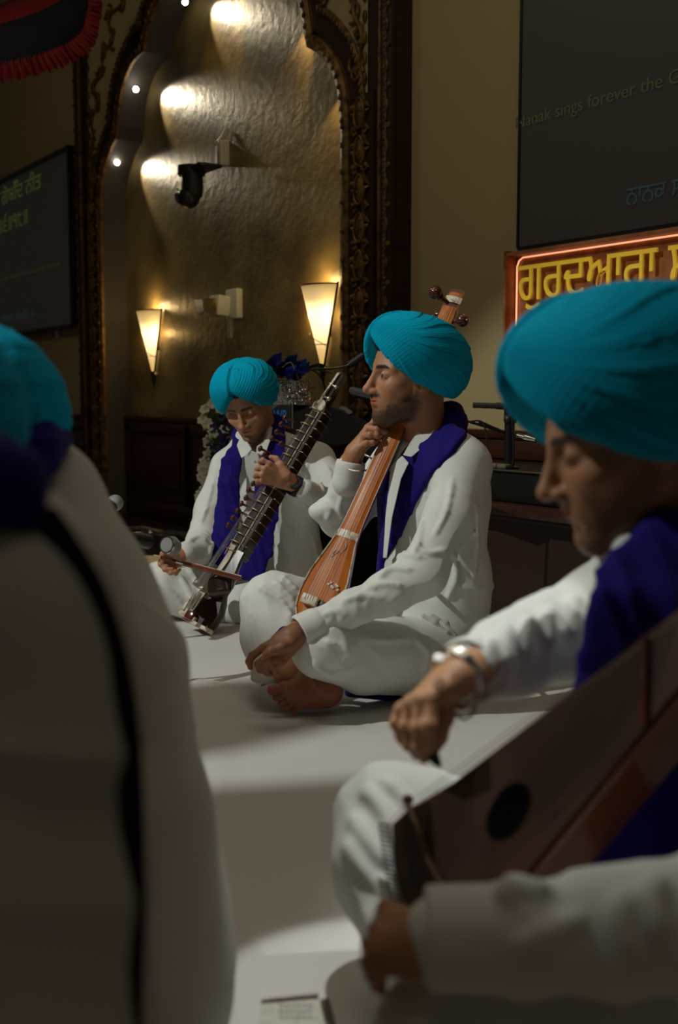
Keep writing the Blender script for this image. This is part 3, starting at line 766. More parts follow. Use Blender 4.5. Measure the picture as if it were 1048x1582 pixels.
def beard_mask(v, full=1.0):
    x, y, z = v[:, 0], np.abs(v[:, 1]), v[:, 2]
    n = noise3(v, 130, 3)*.006
    line = np.where(x > .078, -.075, -.068+.75*np.clip(.078-x, 0, .10)*.9)      # upper edge rising to the sideburn
    jaw = sstep(.010, -.022, z-line+n)*sstep(-.005, .03, x+.01)*sstep(-.135, -.118, z+.25*(x-.06))
    jaw *= 1-.85*sstep(.010, .0, np.hypot((y)*.55, (z+.0625)*1.0))*sstep(.075, .085, x)
    mous = sstep(.0075, .003, np.abs(z+.0515-.12*y+n*.35))*sstep(.032, .022, y)*sstep(.07, .08, x)*sstep(.0, .004, y+.002)
    gate = sstep(.022, .032, y)*sstep(.07, .08, x)*sstep(-.048, -.06, z)*.7
    chin = sstep(-.078, -.088, z)*sstep(.05, .06, x)
    return np.clip(np.maximum.reduce([jaw, mous, gate*jaw, chin*.9])*full, 0, 1)
def head_color(v, skin, full, brow=True):
    skin = np.array(skin); c = np.tile(skin, (len(v), 1)).astype(float)
    x, y, z = v[:, 0], np.abs(v[:, 1]), v[:, 2]
    n = noise3(v, 60, 1)
    c *= (1+.06*n)[:, None]
    def mixc(c, col, m): return c*(1-m[:, None])+np.array(col)*m[:, None]
    red = np.exp(-(((x-.11)/.02)**2+(y/.016)**2+((z+.034)/.014)**2))*.35+np.exp(-(((y-.045)/.02)**2+((z+.03)/.02)**2+((x-.07)/.03)**2))*.25
    c = mixc(c, skin*np.array([1.15, .8, .75]), red)
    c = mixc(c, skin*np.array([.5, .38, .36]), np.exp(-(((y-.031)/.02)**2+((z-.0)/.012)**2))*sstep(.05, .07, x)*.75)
    lip = sstep(.0125, .0085, np.hypot(np.maximum(y-.006, 0)*.42, (z+.0627)*1.0))*sstep(.084, .088, x)*sstep(.024, .020, y)
    c = mixc(c, skin*np.array([.95, .60, .62]), lip*.8)
    b = beard_mask(v, full); c = mixc(c, (.012, .008, .006), b*(1-lip)*.97)
    if brow:
        bl = .0205+.10*(y-.012)-2.6*np.clip(y-.03, 0, 1)**1.5*.9
        bm = sstep(.0068, .0026, np.abs(z-bl)+np.clip(y-.036, 0, 1)*.18+noise3(v, 190, 8)*.0012)*sstep(.006, .012, y)*sstep(.055, .047, y)*sstep(.04, .05, x)
        c = mixc(c, (.012, .008, .006), bm*.95)
    lash = np.exp(-((z+.0045+3*(y-.031)**2*6)/.0014)**2)*sstep(.018, .014, np.abs(y-.031))*sstep(.078, .083, x)
    c = mixc(c, (.01, .006, .005), lash*.8)
    return np.clip(c, 0, 1)
def head_part(O, R, s, skin, full, vox=.0018, closed=False):
    h = head_sdf(closed=closed)
    def bd(x, y, z):
        v = np.stack(np.broadcast_arrays(x, y, z), -1); return v
    v, f = h.surf(vox, 1)
    m = beard_mask(v, full); fr = sstep(.0, .03, v[:, 0]+.01)
    # short hair stands off the skin
    c = head_color(v, skin, full)
    nrm = v-np.array([.02, 0, -.04]); nrm /= np.linalg.norm(nrm, axis=1)[:, None]
    v = v+nrm*(m*(.0010+.0007*noise3(v, 300, 5)))[:, None]
    return to_world(v, O, R, s), f, c
def turban(O, R, s, parent, apex=(.100, 0, .088), vox=.0022, back=.0, sep=.004, knot=(.092, 0, .128), density=1.0, amp=1.0, front=.45, mult=1.0, name='turban'):
    t = SDF()
    t.ell((-.014-back*.5, 0, .048), (.116+back*.5, .104, .100), k=.02)
    t.ell((-.050-back, 0, .020), (.086, .094, .088), k=.06)
    t.ell((.006, .030, .062), (.099, .080, .088), k=.03)
    t.ell((.002, -.030, .066), (.099, .080, .088), k=.03)
    t.ell((.050, 0, .098), (.052, .040, .042), k=.05)
    A = np.array(apex); n1 = np.array([.418, -.556, -.717])
    def cut(x, y, z): return (x-A[0])*n1[0]+np.abs(y)*n1[1]+(z-A[2])*n1[2]
    t.inter(cut, .012)
    t.plane((-.04, 0, -.055-.0), (.25, 0, -1), .03)
    K = np.array(knot)
    def ang(x, y, z): return np.arctan2(-(z-K[2])-.25*np.abs(y), -(x-K[0])+.02)
    def pl(x, y, z):
        a = ang(x, y, z)
        # layered wraps: saw-tooth steps that fan out from the knot, plus a centre fold
        ph = (a*5.5*density+.35*np.sin(y*22+x*15)+.3*np.sign(y)); saw = ph-np.floor(ph)
        st = -.0026*amp*(saw-.5)*sstep(.03, .11, np.hypot(x-K[0], z-K[2]))
        fine = -.00035*amp*np.sin(a*60*density+2.5*np.sin(y*25+x*18))*sstep(.02, .09, np.hypot(x-K[0], z-K[2]))
        cen = .0035*np.exp(-(y/.0045)**2)*sstep(-.02, .05, x)+sep*np.where(y < 0, -.5, .5)*sstep(0, .004, np.abs(y))*sstep(.0, .05, x)
        fan = -.0009*front*np.sin(2*PI*(z*.8-.5*np.abs(y)+.35*x)/.0085+1.5*np.sin(z*40))*sstep(.0, .06, x)*sstep(.004, .03, np.abs(y))
        return st+fine+cen+fan
    t.disp(pl)
    v, f = t.surf(vox, 1)
    a = np.arctan2(-(v[:, 2]-K[2])-.25*np.abs(v[:, 1]), -(v[:, 0]-K[0])+.02)
    v2 = v.copy()
    o = mesh_obj(name, to_world(v2, O, R, s*mult), f, M['turban'], parent)
    attr(o, 'pleat', a*2.2+np.where(v[:, 1] > 0, 3, 0))
    # the dark under-cap that shows in the notch over the forehead
    return o
def eyes(O, R, s, parent, look=(1, 0, -.1), half=.5):
    for s_ in (1, -1):
        c = np.array([.0775, s_*.031, .0005]); n = 14
        bm = bmesh.new(); bmesh.ops.create_uvsphere(bm, u_segments=20, v_segments=14, radius=.0128)
        v = np.array([q.co[:] for q in bm.verts]); l = np.array(look)/np.linalg.norm(look)
        d = (v/.0128)@l
        col = np.where((d > .90)[:, None], np.array([.02, .012, .008]), np.array([.50, .44, .40]))
        me = bpy.data.meshes.new('eye'); bm.to_mesh(me); bm.free()
        w = to_world(v+c, O, R, s)
        for q, p in zip(me.vertices, w): q.co = p
        for p_ in me.polygons: p_.use_smooth = True
        me.materials.append(M['eye']); o = link(bpy.data.objects.new('eye', me), parent); attr(o, 'Col', col)
def hand_part(wrist, knuckles, fingers, thumb, arm=None, r=1.0, vox=.0016, skin=(.4, .22, .13), palm_n=None):
    """every finger is its own chain rooted at its knuckle; the thumb leaves the side of the palm"""
    h = SDF(); wrist = vec(wrist); kn = [vec(k) for k in knuckles]
    if arm is not None: h.cone(arm, wrist, .030*r, .024*r, k=.02)
    mid = sum(kn)/4; side = kn[0]-kn[3]
    h.ecap(wrist, wrist*.6+mid*.4, .027*r, .034*r, .018*r, .016*r, side, k=.02)
    for i, k in enumerate(kn):
        h.cone(wrist*.85+k*.15+(k-mid)*.25, k, .0125*r, .0105*r*(1, 1, .95, .88)[i], k=.014)
    for i, fg in enumerate(fingers):
        rr = np.array([.0098, .0088, .0080, .0068])*r*(1, 1.02, .97, .86)[i]
        pts = [kn[i]]+[vec(q) for q in fg]
        for a, b, ra, rb in zip(pts[:-1], pts[1:], rr[:-1], rr[1:]): h.cone(a, b, ra, rb, k=.0035)
        for q, ra in zip(pts[1:-1], rr[1:-1]): h.cone(q, q+1e-4, ra*1.08, ra*1.08, k=.004)
    th = [vec(q) for q in thumb]; rt = [.0155*r, .0118*r, .0102*r, .0085*r][:len(th)]
    for a, b, ra, rb in zip(th[:-1], th[1:], rt[:-1], rt[1:]): h.cone(a, b, ra, rb, k=.008)
    v, f = h.surf(vox, 1)
    c = np.tile(np.array(skin), (len(v), 1)).astype(float)
    tips = [vec(fg[-1]) for fg in fingers]+[th[-1]]
    for tp in tips:
        d = np.linalg.norm(v-tp, axis=1); m = np.exp(-(d/(.012*r))**2)*.35; c = c*(1-m[:, None])+np.array(skin)*np.array([1.2, .85, .85])*m[:, None]
    for k in kn+[vec(fg[0]) for fg in fingers]:
        d = np.linalg.norm(v-k, axis=1); m = np.exp(-(d/(.008*r))**2)*.3; c = c*(1-m[:, None])+np.array(skin)*np.array([.7, .55, .5])*m[:, None]
    c *= (1+.05*noise3(v, 90, 4))[:, None]
    return v, f, np.clip(c, 0, 1)
def foot_part(heel, ball, toes, up, skin, r=1.0, vox=.0018, ankle=None, sole=None):
    """heel and ball of the foot, toes = 5 (base, tip) pairs from the big toe"""
    h = SDF(); heel, ball = vec(heel), vec(ball); up = vec(up)
    side = vec(toes[0][0])-vec(toes[4][0])
    h.ell(heel, (.036*r, .032*r, .032*r), k=.02)
    h.ecap(heel, heel*.3+ball*.7, .028*r, .036*r, .026*r, .018*r, side, k=.03)
    for i, (a, b) in enumerate(toes):
        a, b = vec(a), vec(b)
        h.cone(heel*.45+a*.55, a, .018*r, (.0135 if i == 0 else .0095)*r, k=.012)
        h.cone(a, b, (.0120 if i == 0 else .0072)*r, (.0118 if i == 0 else .0070)*r, k=.0025)
        h.ell(b, np.array([.0140, .0135, .0135] if i == 0 else [.0086, .0084, .0084])*r, k=.002)
    if ankle is not None: h.cone(heel*.8+ball*.2, ankle, .034*r, .030*r, k=.03)
    v, f = h.surf(vox, 1)
    c = np.tile(np.array(skin), (len(v), 1)).astype(float)*(1+.06*noise3(v, 60, 9))[:, None]
    if sole is not None:
        n = np.array(sole)/np.linalg.norm(sole); d = (v-heel)@n; m = sstep(0, .02, d)*.5
        c = c*(1-m[:, None])+np.array(skin)*np.array([1.15, .85, .8])*m[:, None]
    return v, f, np.clip(c, 0, 1)
def body_obj(parts, parent, name='body'):
    v, f = join([(p[0], p[1]) for p in parts]); o = mesh_obj(name, v, f, M['skin'], parent); attr(o, 'Col', np.concatenate([p[2] for p in parts])); return o
def core(chains, skin, vox=.008):
    """torso and limbs under the clothes"""
    b = SDF()
    for pts, rad in chains: b.chain(pts, rad, .04)
    v, f = b.surf(vox, 1); return v, f, np.tile(np.array(skin), (len(v), 1))
def px_line(sdf, pts, n=6):
    """points of the photographed line, dropped onto the cloth surface"""
    q = spl([(a, b, 0) for a, b in pts], n); return [sdf.snap(a[0], a[1]) for a in q]
def scarf_mesh(base, paths, name, parent, thick=.007, vox=.004, voff=.0, wr_=None, m=None):
    """a folded cloth lying on the body: wherever the body, grown by the cloth's thickness, meets the band"""
    b = SDF(); 
    for pts, rad in paths: b.chain(pts, rad, .012)
    g = base.copy()
    band = b.copy(); o = SDF(); o.ops = list(b.ops)
    def bodyfn(x, y, z): return base.ev(x, y, z, True)-thick
    o.inter(bodyfn, .006)
    if wr_:
        for w_ in wr_: o.disp(w_)
    return o.mesh(name, vox, m or M['scarf'], parent)
# ================================================================ the tanpura player, seated cross-legged, in profile
def tanpura_player():
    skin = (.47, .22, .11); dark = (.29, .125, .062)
    t = thing('person', FL(640, 1075), 'man in profile, turquoise turban and blue scarf, holding the tall orange lute', 'person', 'seated musicians in turquoise turbans')
    th = math.radians(21)
    fw = -RT*math.cos(th)-FH*math.sin(th)
    O = P(634, 582, 2.95); s = 1.05; R = frame_of(fw, math.radians(-1), 0)
    parts = [head_part(O, R, s, skin, .86, .0016)]
    F3 = -RT*math.cos(math.radians(38))-FH*math.sin(math.radians(38)); L3 = np.cross([0, 0, 1], F3)      # chest forward / left
    neck = P(660, 668, 3.02); chest = P(668, 770, 3.03); waist = P(680, 890, 3.08); pelvis = P(650, 1000, 3.05)
    ls = P(715, 722, 2.90); rs = P(612, 716, 3.17)
    le = P(652, 888, 2.74); lw = P(462, 974, 2.68)
    re = P(530, 800, 3.10); rw = P(541, 712, 3.00)
    lk = P(500, 998, 2.72); rk = P(412, 935, 2.98)
    lh = P(668, 1012, 2.95); rh = P(600, 985, 3.15)
    la = P(650, 1040, 2.95); ra = P(442, 1040, 2.80)
    parts.append(core([([neck, chest, waist, pelvis], [.05, .085, .085, .10]), ([neck, ls, le, lw], [.05, .05, .04, .027]), ([neck, rs, re, rw], [.05, .05, .04, .027]),
                       ([pelvis, lh, lk, la], [.1, .08, .055, .04]), ([pelvis, rh, rk, ra], [.1, .08, .055, .036])], skin))
    # right hand raised, fingers curling round the strings below the chin
    D = 2.98
    parts.append(hand_part(P(548, 700, D), [P(580, 650, D), P(569, 661, D-.012), P(562, 674, D-.018), P(561, 688, D-.018)],
        [[P(597, 645, D+.00), P(608, 640, D+.02), P(614, 641, D+.035)],
         [P(583, 664, D-.035), P(594, 666, D-.03), P(602, 668, D-.01)],
         [P(572, 672, D-.045), P(582, 673, D-.045), P(588, 673, D-.03)],
         [P(566, 685, D-.045), P(576, 684, D-.045), P(582, 682, D-.03)]],
        [P(560, 690, D+.02), P(577, 678, D+.03), P(592, 669, D+.03), P(604, 663, D+.03)], P(535, 735, D+.02), 1.0, .0016, skin))
    # left hand draped over the knee
    D = 2.66
    parts.append(hand_part(P(452, 984, D), [P(407, 1001, D-.0), P(414, 1013, D-.015), P(424, 1020, D-.02), P(437, 1022, D-.02)],
        [[P(390, 1013, D), P(385, 1022, D), P(387, 1031, D+.005)],
         [P(399, 1026, D-.01), P(402, 1034, D-.005), P(411, 1038, D)],
         [P(410, 1031, D-.015), P(413, 1039, D-.01), P(421, 1041, D)],
         [P(424, 1031, D-.02), P(426, 1039, D-.015), P(429, 1044, D-.005)]],
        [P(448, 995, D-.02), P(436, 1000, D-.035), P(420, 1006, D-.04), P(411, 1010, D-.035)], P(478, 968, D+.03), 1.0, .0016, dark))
    # bare right foot, sole towards us
    D = 2.76
    parts.append(foot_part(P(507, 1068, D+.02), P(447, 1068, D), [(P(440, 1060, D-.01), P(421, 1066, D-.01)), (P(443, 1071, D-.01), P(426, 1078, D-.01)), (P(449, 1079, D-.01), P(434, 1087, D-.01)),
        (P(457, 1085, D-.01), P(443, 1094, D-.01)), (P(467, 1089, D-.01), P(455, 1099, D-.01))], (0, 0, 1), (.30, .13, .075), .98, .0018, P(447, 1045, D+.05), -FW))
    body_obj(parts, t)
    eyes(O, R, s, t, (1, .1, -.05))
    turban(O, R, s, t, back=.012, vox=.0018)
    MB().sphere(to_world(np.array([[.078, 0, .078]]), O, R, s)[0], .022, 16, (1, 1, .8)).build('under_cap', M['navy'], t)
    # ---- shirt
    S = SDF()
    S.ecap(P(668, 770, 3.04), P(674, 900, 3.05), .165, .150, .120, .125, L3, k=.05)
    S.ecap(P(674, 900, 3.05), P(662, 968, 3.03), .150, .165, .125, .15, L3, k=.06)
    S.chain([P(650, 700, 3.03), P(696, 712, 2.94), ls], [.075, .068, .062], .05)
    S.chain([P(650, 700, 3.05), P(625, 712, 3.12), rs], [.075, .062, .058], .05)
    S.ell(P(712, 760, 3.02), (.07, .07, .12), k=.06)
    TB = S.copy()
    S.cone(ls, P(695, 800, 2.82), .066, .062, k=.05); S.cone(P(695, 800, 2.82), le, .060, .056, k=.03)
    S.chain([le, P(600, 916, 2.72), P(545, 940, 2.70), P(480, 968, 2.68)], [.058, .050, .040, .036], .03)
    S.chain([rs, re], [.058, .058], .04); S.chain([re, P(535, 765, 3.05), P(540, 722, 3.0)], [.058, .046, .034], .03)
    S.ell(P(502, 790, 3.06), (.045, .045, .03), k=.03)
    # slack and gathered cloth
    for pts, r_ in (([(605, 870), (625, 858), (655, 862)], .012), ([(585, 895), (605, 880), (640, 880)], .011), ([(560, 915), (590, 903), (625, 905)], .011), ([(530, 930), (560, 920), (590, 925)], .010),
                    ([(640, 845), (665, 855), (690, 850)], .012), ([(655, 800), (648, 835), (640, 855)], .010), ([(700, 740), (690, 790), (670, 830)], .010), ([(500, 950), (520, 945), (530, 960)], .008),
                    ([(700, 850), (705, 890), (690, 930)], .012), ([(735, 780), (738, 840), (732, 900)], .010), ([(500, 775), (510, 790), (505, 803)], .010), ([(530, 765), (525, 785), (532, 802)], .009), ([(545, 770), (548, 790), (540, 806)], .008)):
        r_ *= .62; q = px_line(S, pts, 4); q = [a+FW*r_*.35 for a in q]; S.chain(q, [r_*.3]+[r_]*(len(q)-2)+[r_*.3], .009)
    S.disp(wr(le, .16, (.6, -.5, .6), .045, .0035, 1.6, 3)); S.disp(wr(P(520, 950, 2.7), .12, RT, .032, .003, 1.5, 4)); S.disp(wr(waist, .3, (.5, .3, .9), .11, .004, 2.2, 5)); S.disp(wr(re, .12, (0, .2, 1), .04, .0035, 1.5, 6))
    # open the neck
    S.cone(P(652, 640, 3.0), P(648, 700, 2.98), .062, .045, k=.012, mode='sub')
    S.mesh('shirt', .0042, M['shirt'], t, 1)
    # collar: two stiff leaves
    def leaf(pts3, name='collar', th_=.004):
        mb = MB(); mb.prism(pts3, FW*th_); o = mb.build(name, M['shirt'], t, split=60); b_ = o.modifiers.new('b', 'BEVEL'); b_.width = .0015; b_.segments = 2; return o
    q = P
    leaf([q(658, 650, 2.955), q(648, 664, 2.93), q(634, 684, 2.915), q(623, 703, 2.905), q(636, 706, 2.895), q(652, 692, 2.90), q(672, 664, 2.925), q(668, 652, 2.95)])
    leaf([q(613, 674, 2.985), q(599, 690, 2.97), q(589, 706, 2.965), q(590, 715, 2.96), q(604, 729, 2.945), q(611, 718, 2.94), q(620, 700, 2.945), q(633, 684, 2.95), q(640, 668, 2.97)])
    leaf([q(604, 720, 2.935), q(622, 704, 2.925), q(632, 715, 2.91), q(620, 740, 2.905), q(606, 800, 2.90), q(598, 862, 2.895), q(592, 862, 2.90), q(596, 800, 2.905)], 'button_placket', .006)
    # cuffs
    c = SDF(); c.chain([P(536, 745, 3.0), P(541, 722, 2.99), P(543, 712, 2.99)], [.040, .0385, .0375], .006); c.cone(P(548, 688, 2.99), P(542, 730, 2.99), .0335, .031, k=.003, mode='sub'); c.plane(P(543, 712, 2.99), P(545, 690, 2.99)-P(540, 722, 3.0), .003); c.mesh('cuff', .0022, M['shirt'], t)
    c = SDF(); c.chain([P(486, 966, 2.68), P(466, 974, 2.67)], [.041, .040], .006); c.cone(P(470, 974, 2.67), P(440, 985, 2.66), .034, .034, k=.003, mode='sub'); c.plane(P(461, 976, 2.67), P(455, 982, 2.66)-P(486, 966, 2.68), .003); c.mesh('cuff', .0025, M['shirt'], t)
    # ---- trousers
    T = SDF()
    T.ell(pelvis, (.145, .145, .10), k=.05)
    T.chain([lh, P(590, 1008, 2.83), lk], [.105, .088, .079], .03)
    T.chain([lk, P(560, 1030, 2.80), P(640, 1035, 2.92), P(680, 1015, 3.02)], [.072, .066, .064, .05], .02)
    T.chain([rh, P(500, 950, 3.05), P(430, 928, 2.98)], [.105, .088, .074], .03)
    T.chain([P(418, 935, 2.97), P(415, 985, 2.92), P(418, 1034, 2.84)], [.082, .068, .050], .03)
    T.cone(P(440, 950, 2.95), P(445, 1010, 2.86), .06, .045, k=.03)
    for pts, r_ in (([(500, 960), (530, 985), (532, 1020)], .011), ([(480, 1020), (505, 1040), (540, 1035)], .010), ([(500, 990), (528, 1000), (540, 1012)], .010), ([(545, 985), (600, 990), (660, 985)], .009),
                    ([(395, 905), (430, 925), (455, 960)], .009), ([(420, 895), (450, 925), (470, 965)], .009), ([(440, 892), (470, 925), (480, 950)], .008), ([(385, 940), (395, 985), (405, 1020)], .008), ([(640, 985), (660, 1010), (655, 1040)], .010)):
        r_ *= .62; qq = px_line(T, pts, 4); qq = [a+FW*r_*.35 for a in qq]; T.chain(qq, [r_*.3]+[r_]*(len(qq)-2)+[r_*.3], .009)
    T.disp(wr(lk, .14, (.3, .5, 1), .05, .003, 1.8, 7)); T.disp(wr(P(440, 930, 2.98), .14, (.7, .5, .3), .04, .003, 1.2, 8)); T.disp(wr(pelvis, .3, (.2, .3, 1), .08, .004, 2, 9))
    T.cone(P(424, 1040, 2.83), P(430, 1064, 2.83), .034, .040, k=.006, mode='sub')
    T.floor(.004)
    T.mesh('trousers', .0042, M['shirt_cream'] if False else M['shirt'], t, 1)
    h = SDF(); h.chain([P(420, 1028, 2.84), P(418, 1050, 2.83)], [.051, .050], .006); h.cone(P(421, 1020, 2.84), P(418, 1070, 2.83), .045, .045, k=.003, mode='sub'); h.plane(P(422, 1048, 2.84), (0, 0, -1), .003); h.plane(P(422, 1024, 2.84), (0, 0, 1), .003); h.floor(.004); h.mesh('trouser_hem', .0025, M['shirt_cream'], t)
    # satin shirt tail / belt bow at the hip
    bw = SDF()
    for pts, r_ in (([(655, 952), (672, 962), (690, 978), (684, 996)], .007), ([(650, 962), (662, 982), (684, 996)], .006), ([(668, 950), (690, 962), (704, 982)], .006)):
        bw.chain([S.snap(a, b)+FW*.004 for a, b in pts], r_, .008)
    bw.mesh('tied_hem', .003, M['shirt_cream'], t)
    # ---- scarf over both shoulders
    TB.ops = [o for o in TB.ops if o[4] != 'sub']
    path = px_line(TB, [(700, 672), (684, 688), (664, 708), (640, 735), (620, 768), (603, 810), (586, 855), (572, 900), (570, 940)], 5)
    rad = list(np.interp(np.linspace(0, 1, len(path)), [0, .15, .4, .7, 1], [.034, .046, .048, .052, .050]))
    B = TB.copy(); B.cone(ls, P(709, 745, 2.88), .066, .064, k=.05); B.cone(P(672, 640, 3.03), neck, .062, .085, k=.03)
    scarf_mesh(B, [(path, rad), ([P(705, 645, 3.05), P(708, 672, 3.0), P(704, 692, 2.95)], [.035, .04, .030])], 'scarf', t, .012, .0042, wr_=[wr(P(620, 800, 2.9), .4, (.9, .35, .25), .042, .0035, 1.5, 12), wr(P(690, 650, 3.0), .1, (.0, .2, 1), .022, .002, .8, 13)])
    path2 = px_line(TB, [(600, 716), (594, 745), (588, 790), (578, 840), (568, 880)], 5)
    scarf_mesh(TB, [(path2, [.020]+[.035]*(len(path2)-1))], 'scarf', t, .010, .005)
    # scarf round the back of the neck
    k = SDF(); k.chain([P(640, 668, 3.14), P(672, 640, 3.12), P(697, 640, 3.05), P(702, 652, 2.98), P(694, 672, 2.93)], [.022, .026, .030, .030, .030], .03); k.chain([P(690, 665, 3.02), P(704, 690, 3.0), P(715, 702, 2.96)], [.04, .035, .02], .03)
    k.disp(wr(P(695, 655, 3), .1, (.2, .1, 1), .018, .002, .8, 15)); k.mesh('scarf_neck_roll', .004, M['scarf'], t)
    e = SDF(); e.chain([P(540, 965, 2.83), P(580, 958, 2.83), P(600, 945, 2.85)], [.012, .018, .02], .01); e.mesh('scarf_end', .004, M['scarf'], t)
    e = SDF(); e.chain([P(424, 985, 2.80), P(440, 977, 2.80), P(455, 982, 2.8)], [.008, .014, .012], .01); e.mesh('scarf_hem', .004, M['scarf'], t); e = SDF(); e.chain([P(540, 1070, 2.85), P(600, 1072, 2.9), P(640, 1070, 2.95)], [.012, .018, .014], .01); e.floor(.004); e.mesh('scarf_hem', .004, M['scarf'], t)
    # steel bangle hanging on the raised wrist
    c0 = P(551, 714, 2.99); ax1 = RT*.97-UP*.05; ax1 /= np.linalg.norm(ax1); ax2 = FW*.84+UP*.5; ax2 /= np.linalg.norm(ax2)
    bz = MB(); bz.tube([c0+ax1*.046*math.cos(i*PI/16)+ax2*.050*math.sin(i*PI/16) for i in range(33)], .0022, 8, cap=False); o = bz.build('steel_bangle', M['chrome'])
    tag(o, 'thin steel bangle round the raised wrist of the tanpura player', 'bangle')
    return t
tanpura_player()
# ================================================================ the bowed-lute player, facing us, head bent
def lute_player():
    skin = (.50, .25, .135)
    t = thing('person', FL(400, 960), 'man with bent head in turquoise turban, drawing a bow over a dark fretted lute', 'person', 'seated musicians in turquoise turbans')
    F3 = -FH*math.cos(math.radians(12))-RT*math.sin(math.radians(12)); L3 = np.cross([0, 0, 1], F3)
    O = P(383, 622, 4.12); s = 1.02
    R = frame_of(-FH*math.cos(math.radians(14))-RT*math.sin(math.radians(14)), math.radians(30), math.radians(9))
    parts = [head_part(O, R, s, skin, .5, .0018, closed=True)]
    neck = P(398, 682, 4.22); chest = P(420, 780, 4.24); waist = P(428, 870, 4.26); pelvis = P(425, 930, 4.26)
    rs = P(352, 722, 4.22); ls = P(490, 712, 4.28); re = P(312, 838, 4.12); rw = P(284, 857, 3.83); le = P(520, 788, 4.12); lw = P(470, 756, 3.84)
    rk = P(250, 905, 3.95); lk = P(372, 935, 3.90)
    parts.append(core([([neck, chest, waist, pelvis], [.045, .08, .08, .1]), ([neck, rs, re, rw], [.045, .045, .035, .024]), ([neck, ls, le, lw], [.045, .045, .035, .024])], skin))
    D = 3.80
    # left hand closed round the neck of the lute
    parts.append(hand_part(P(452, 746, D+.02), [P(416, 716, D-.035), P(409, 724, D-.045), P(405, 733, D-.045), P(404, 743, D-.035)],
        [[P(406, 711, D-.04), P(402, 713, D-.005), P(404, 716, D+.015)], [P(400, 722, D-.04), P(397, 726, D-.005), P(402, 728, D+.015)],
         [P(397, 732, D-.04), P(395, 736, D-.005), P(400, 738, D+.012)], [P(398, 743, D-.035), P(398, 746, D-.005), P(402, 747, D+.01)]],
        [P(444, 733, D-.02), P(434, 718, D-.02), P(427, 709, D-.015), P(419, 706, D-.015)], P(480, 762, D+.06), .95, .0018, skin))
    # right hand pinching the bow, palm up
    D = 3.78
    parts.append(hand_part(P(281, 857, D+.03), [P(256, 856, D-.02), P(257, 866, D-.03), P(262, 874, D-.03), P(268, 880, D-.02)],
        [[P(246, 862, D-.035), P(248, 872, D-.045), P(258, 874, D-.05)], [P(249, 872, D-.04), P(255, 880, D-.05), P(266, 879, D-.052)],
         [P(257, 880, D-.04), P(264, 885, D-.05), P(272, 882, D-.05)], [P(265, 884, D-.03), P(272, 886, D-.04), P(278, 880, D-.045)]],
        [P(271, 858, D-.03), P(260, 853, D-.045), P(252, 856, D-.05), P(251, 866, D-.055)], P(306, 853, D+.12), .92, .0018, skin))
    # toes by the foot of the lute
    D = 3.93
    parts.append(foot_part(P(325, 962, D+.1), P(292, 950, D), [(P(287, 942, D-.01), P(278, 943, D-.03)), (P(289, 948, D-.02), P(283, 952, D-.04)), (P(293, 950, D-.02), P(289, 955, D-.04)), (P(298, 951, D-.02), P(295, 956, D-.04)), (P(303, 952, D-.02), P(301, 957, D-.04))], (0, 0, 1), (.45, .24, .15), .85, .0022))
    body_obj(parts, t)
    turban(O, R, s, t, vox=.0022, back=.012, mult=.99, knot=(.100, 0, .110), sep=.009, density=1.25, amp=1.7, front=1.0)
    MB().sphere(to_world(np.array([[.070, 0, .075]]), O, R, s)[0], .022, 16, (1, 1, .8)).build('under_cap', M['navy'], t)
    # ---- shirt
    S = SDF()
    S.ecap(P(418, 765, 4.26), P(430, 885, 4.26), .165, .175, .11, .13, L3, k=.05)
    S.ecap(P(430, 885, 4.26), P(440, 930, 4.25), .17, .20, .13, .15, L3, k=.05)
    S.chain([neck, rs], [.07, .058], .05); S.chain([neck, ls], [.07, .064], .05)
    TB = S.copy()
    S.chain([rs, P(328, 785, 4.18), re], [.060, .060, .058], .03); S.chain([re, P(304, 852, 3.94), rw], [.056, .05, .042], .02)
    S.chain([ls, P(512, 750, 4.2), le], [.066, .064, .052], .03); S.chain([le, P(496, 774, 3.97), P(474, 758, 3.86)], [.052, .050, .038], .02)
    S.ell(P(500, 790, 4.06), (.06, .05, .04), k=.03)
    for pts, r_ in (([(330, 740), (320, 780), (310, 810)], .007), ([(320, 835), (305, 830), (290, 838)], .007), ([(335, 820), (325, 850), (318, 865)], .007), ([(470, 745), (480, 765), (483, 790)], .007), ([(495, 745), (500, 770), (495, 795)], .008),
                    ([(505, 720), (515, 750), (522, 780)], .007), ([(480, 700), (470, 735), (470, 750)], .007), ([(460, 800), (455, 850), (440, 890)], .007), ([(480, 820), (490, 860), (497, 900)], .007), ([(420, 870), (450, 890), (490, 895)], .006), ([(345, 770), (350, 810), (345, 850)], .006)):
        q = px_line(S, pts, 4); q = [a+FW*r_*.35 for a in q]; S.chain(q, [r_*.3]+[r_]*(len(q)-2)+[r_*.3], .010)
    S.disp(wr(re, .14, (.6, -.5, .6), .045, .004, 1.6, 23)); S.disp(wr(le, .16, (.4, .5, .8), .045, .005, 1.6, 24)); S.disp(wr(waist, .3, (.9, .5, .2), .10, .006, 2.0, 25))
    S.cone(P(392, 655, 4.15), P(394, 700, 4.12), .052, .034, k=.012, mode='sub')
    S.floor(.004)
    S.mesh('shirt', .0045, M['shirt'], t)
    def leaf(pts3, name='collar', th_=.005, m='shirt'):
        mb = MB(); mb.prism(pts3, FW*th_); o = mb.build(name, M[m], t, split=60); b_ = o.modifiers.new('b', 'BEVEL'); b_.width = .0015; b_.segments = 2; return o
    q = P
    leaf([q(374, 668, 4.14), q(366, 688, 4.10), q(373, 708, 4.09), q(382, 702, 4.08), q(389, 694, 4.08), q(383, 684, 4.10), q(379, 670, 4.13)])
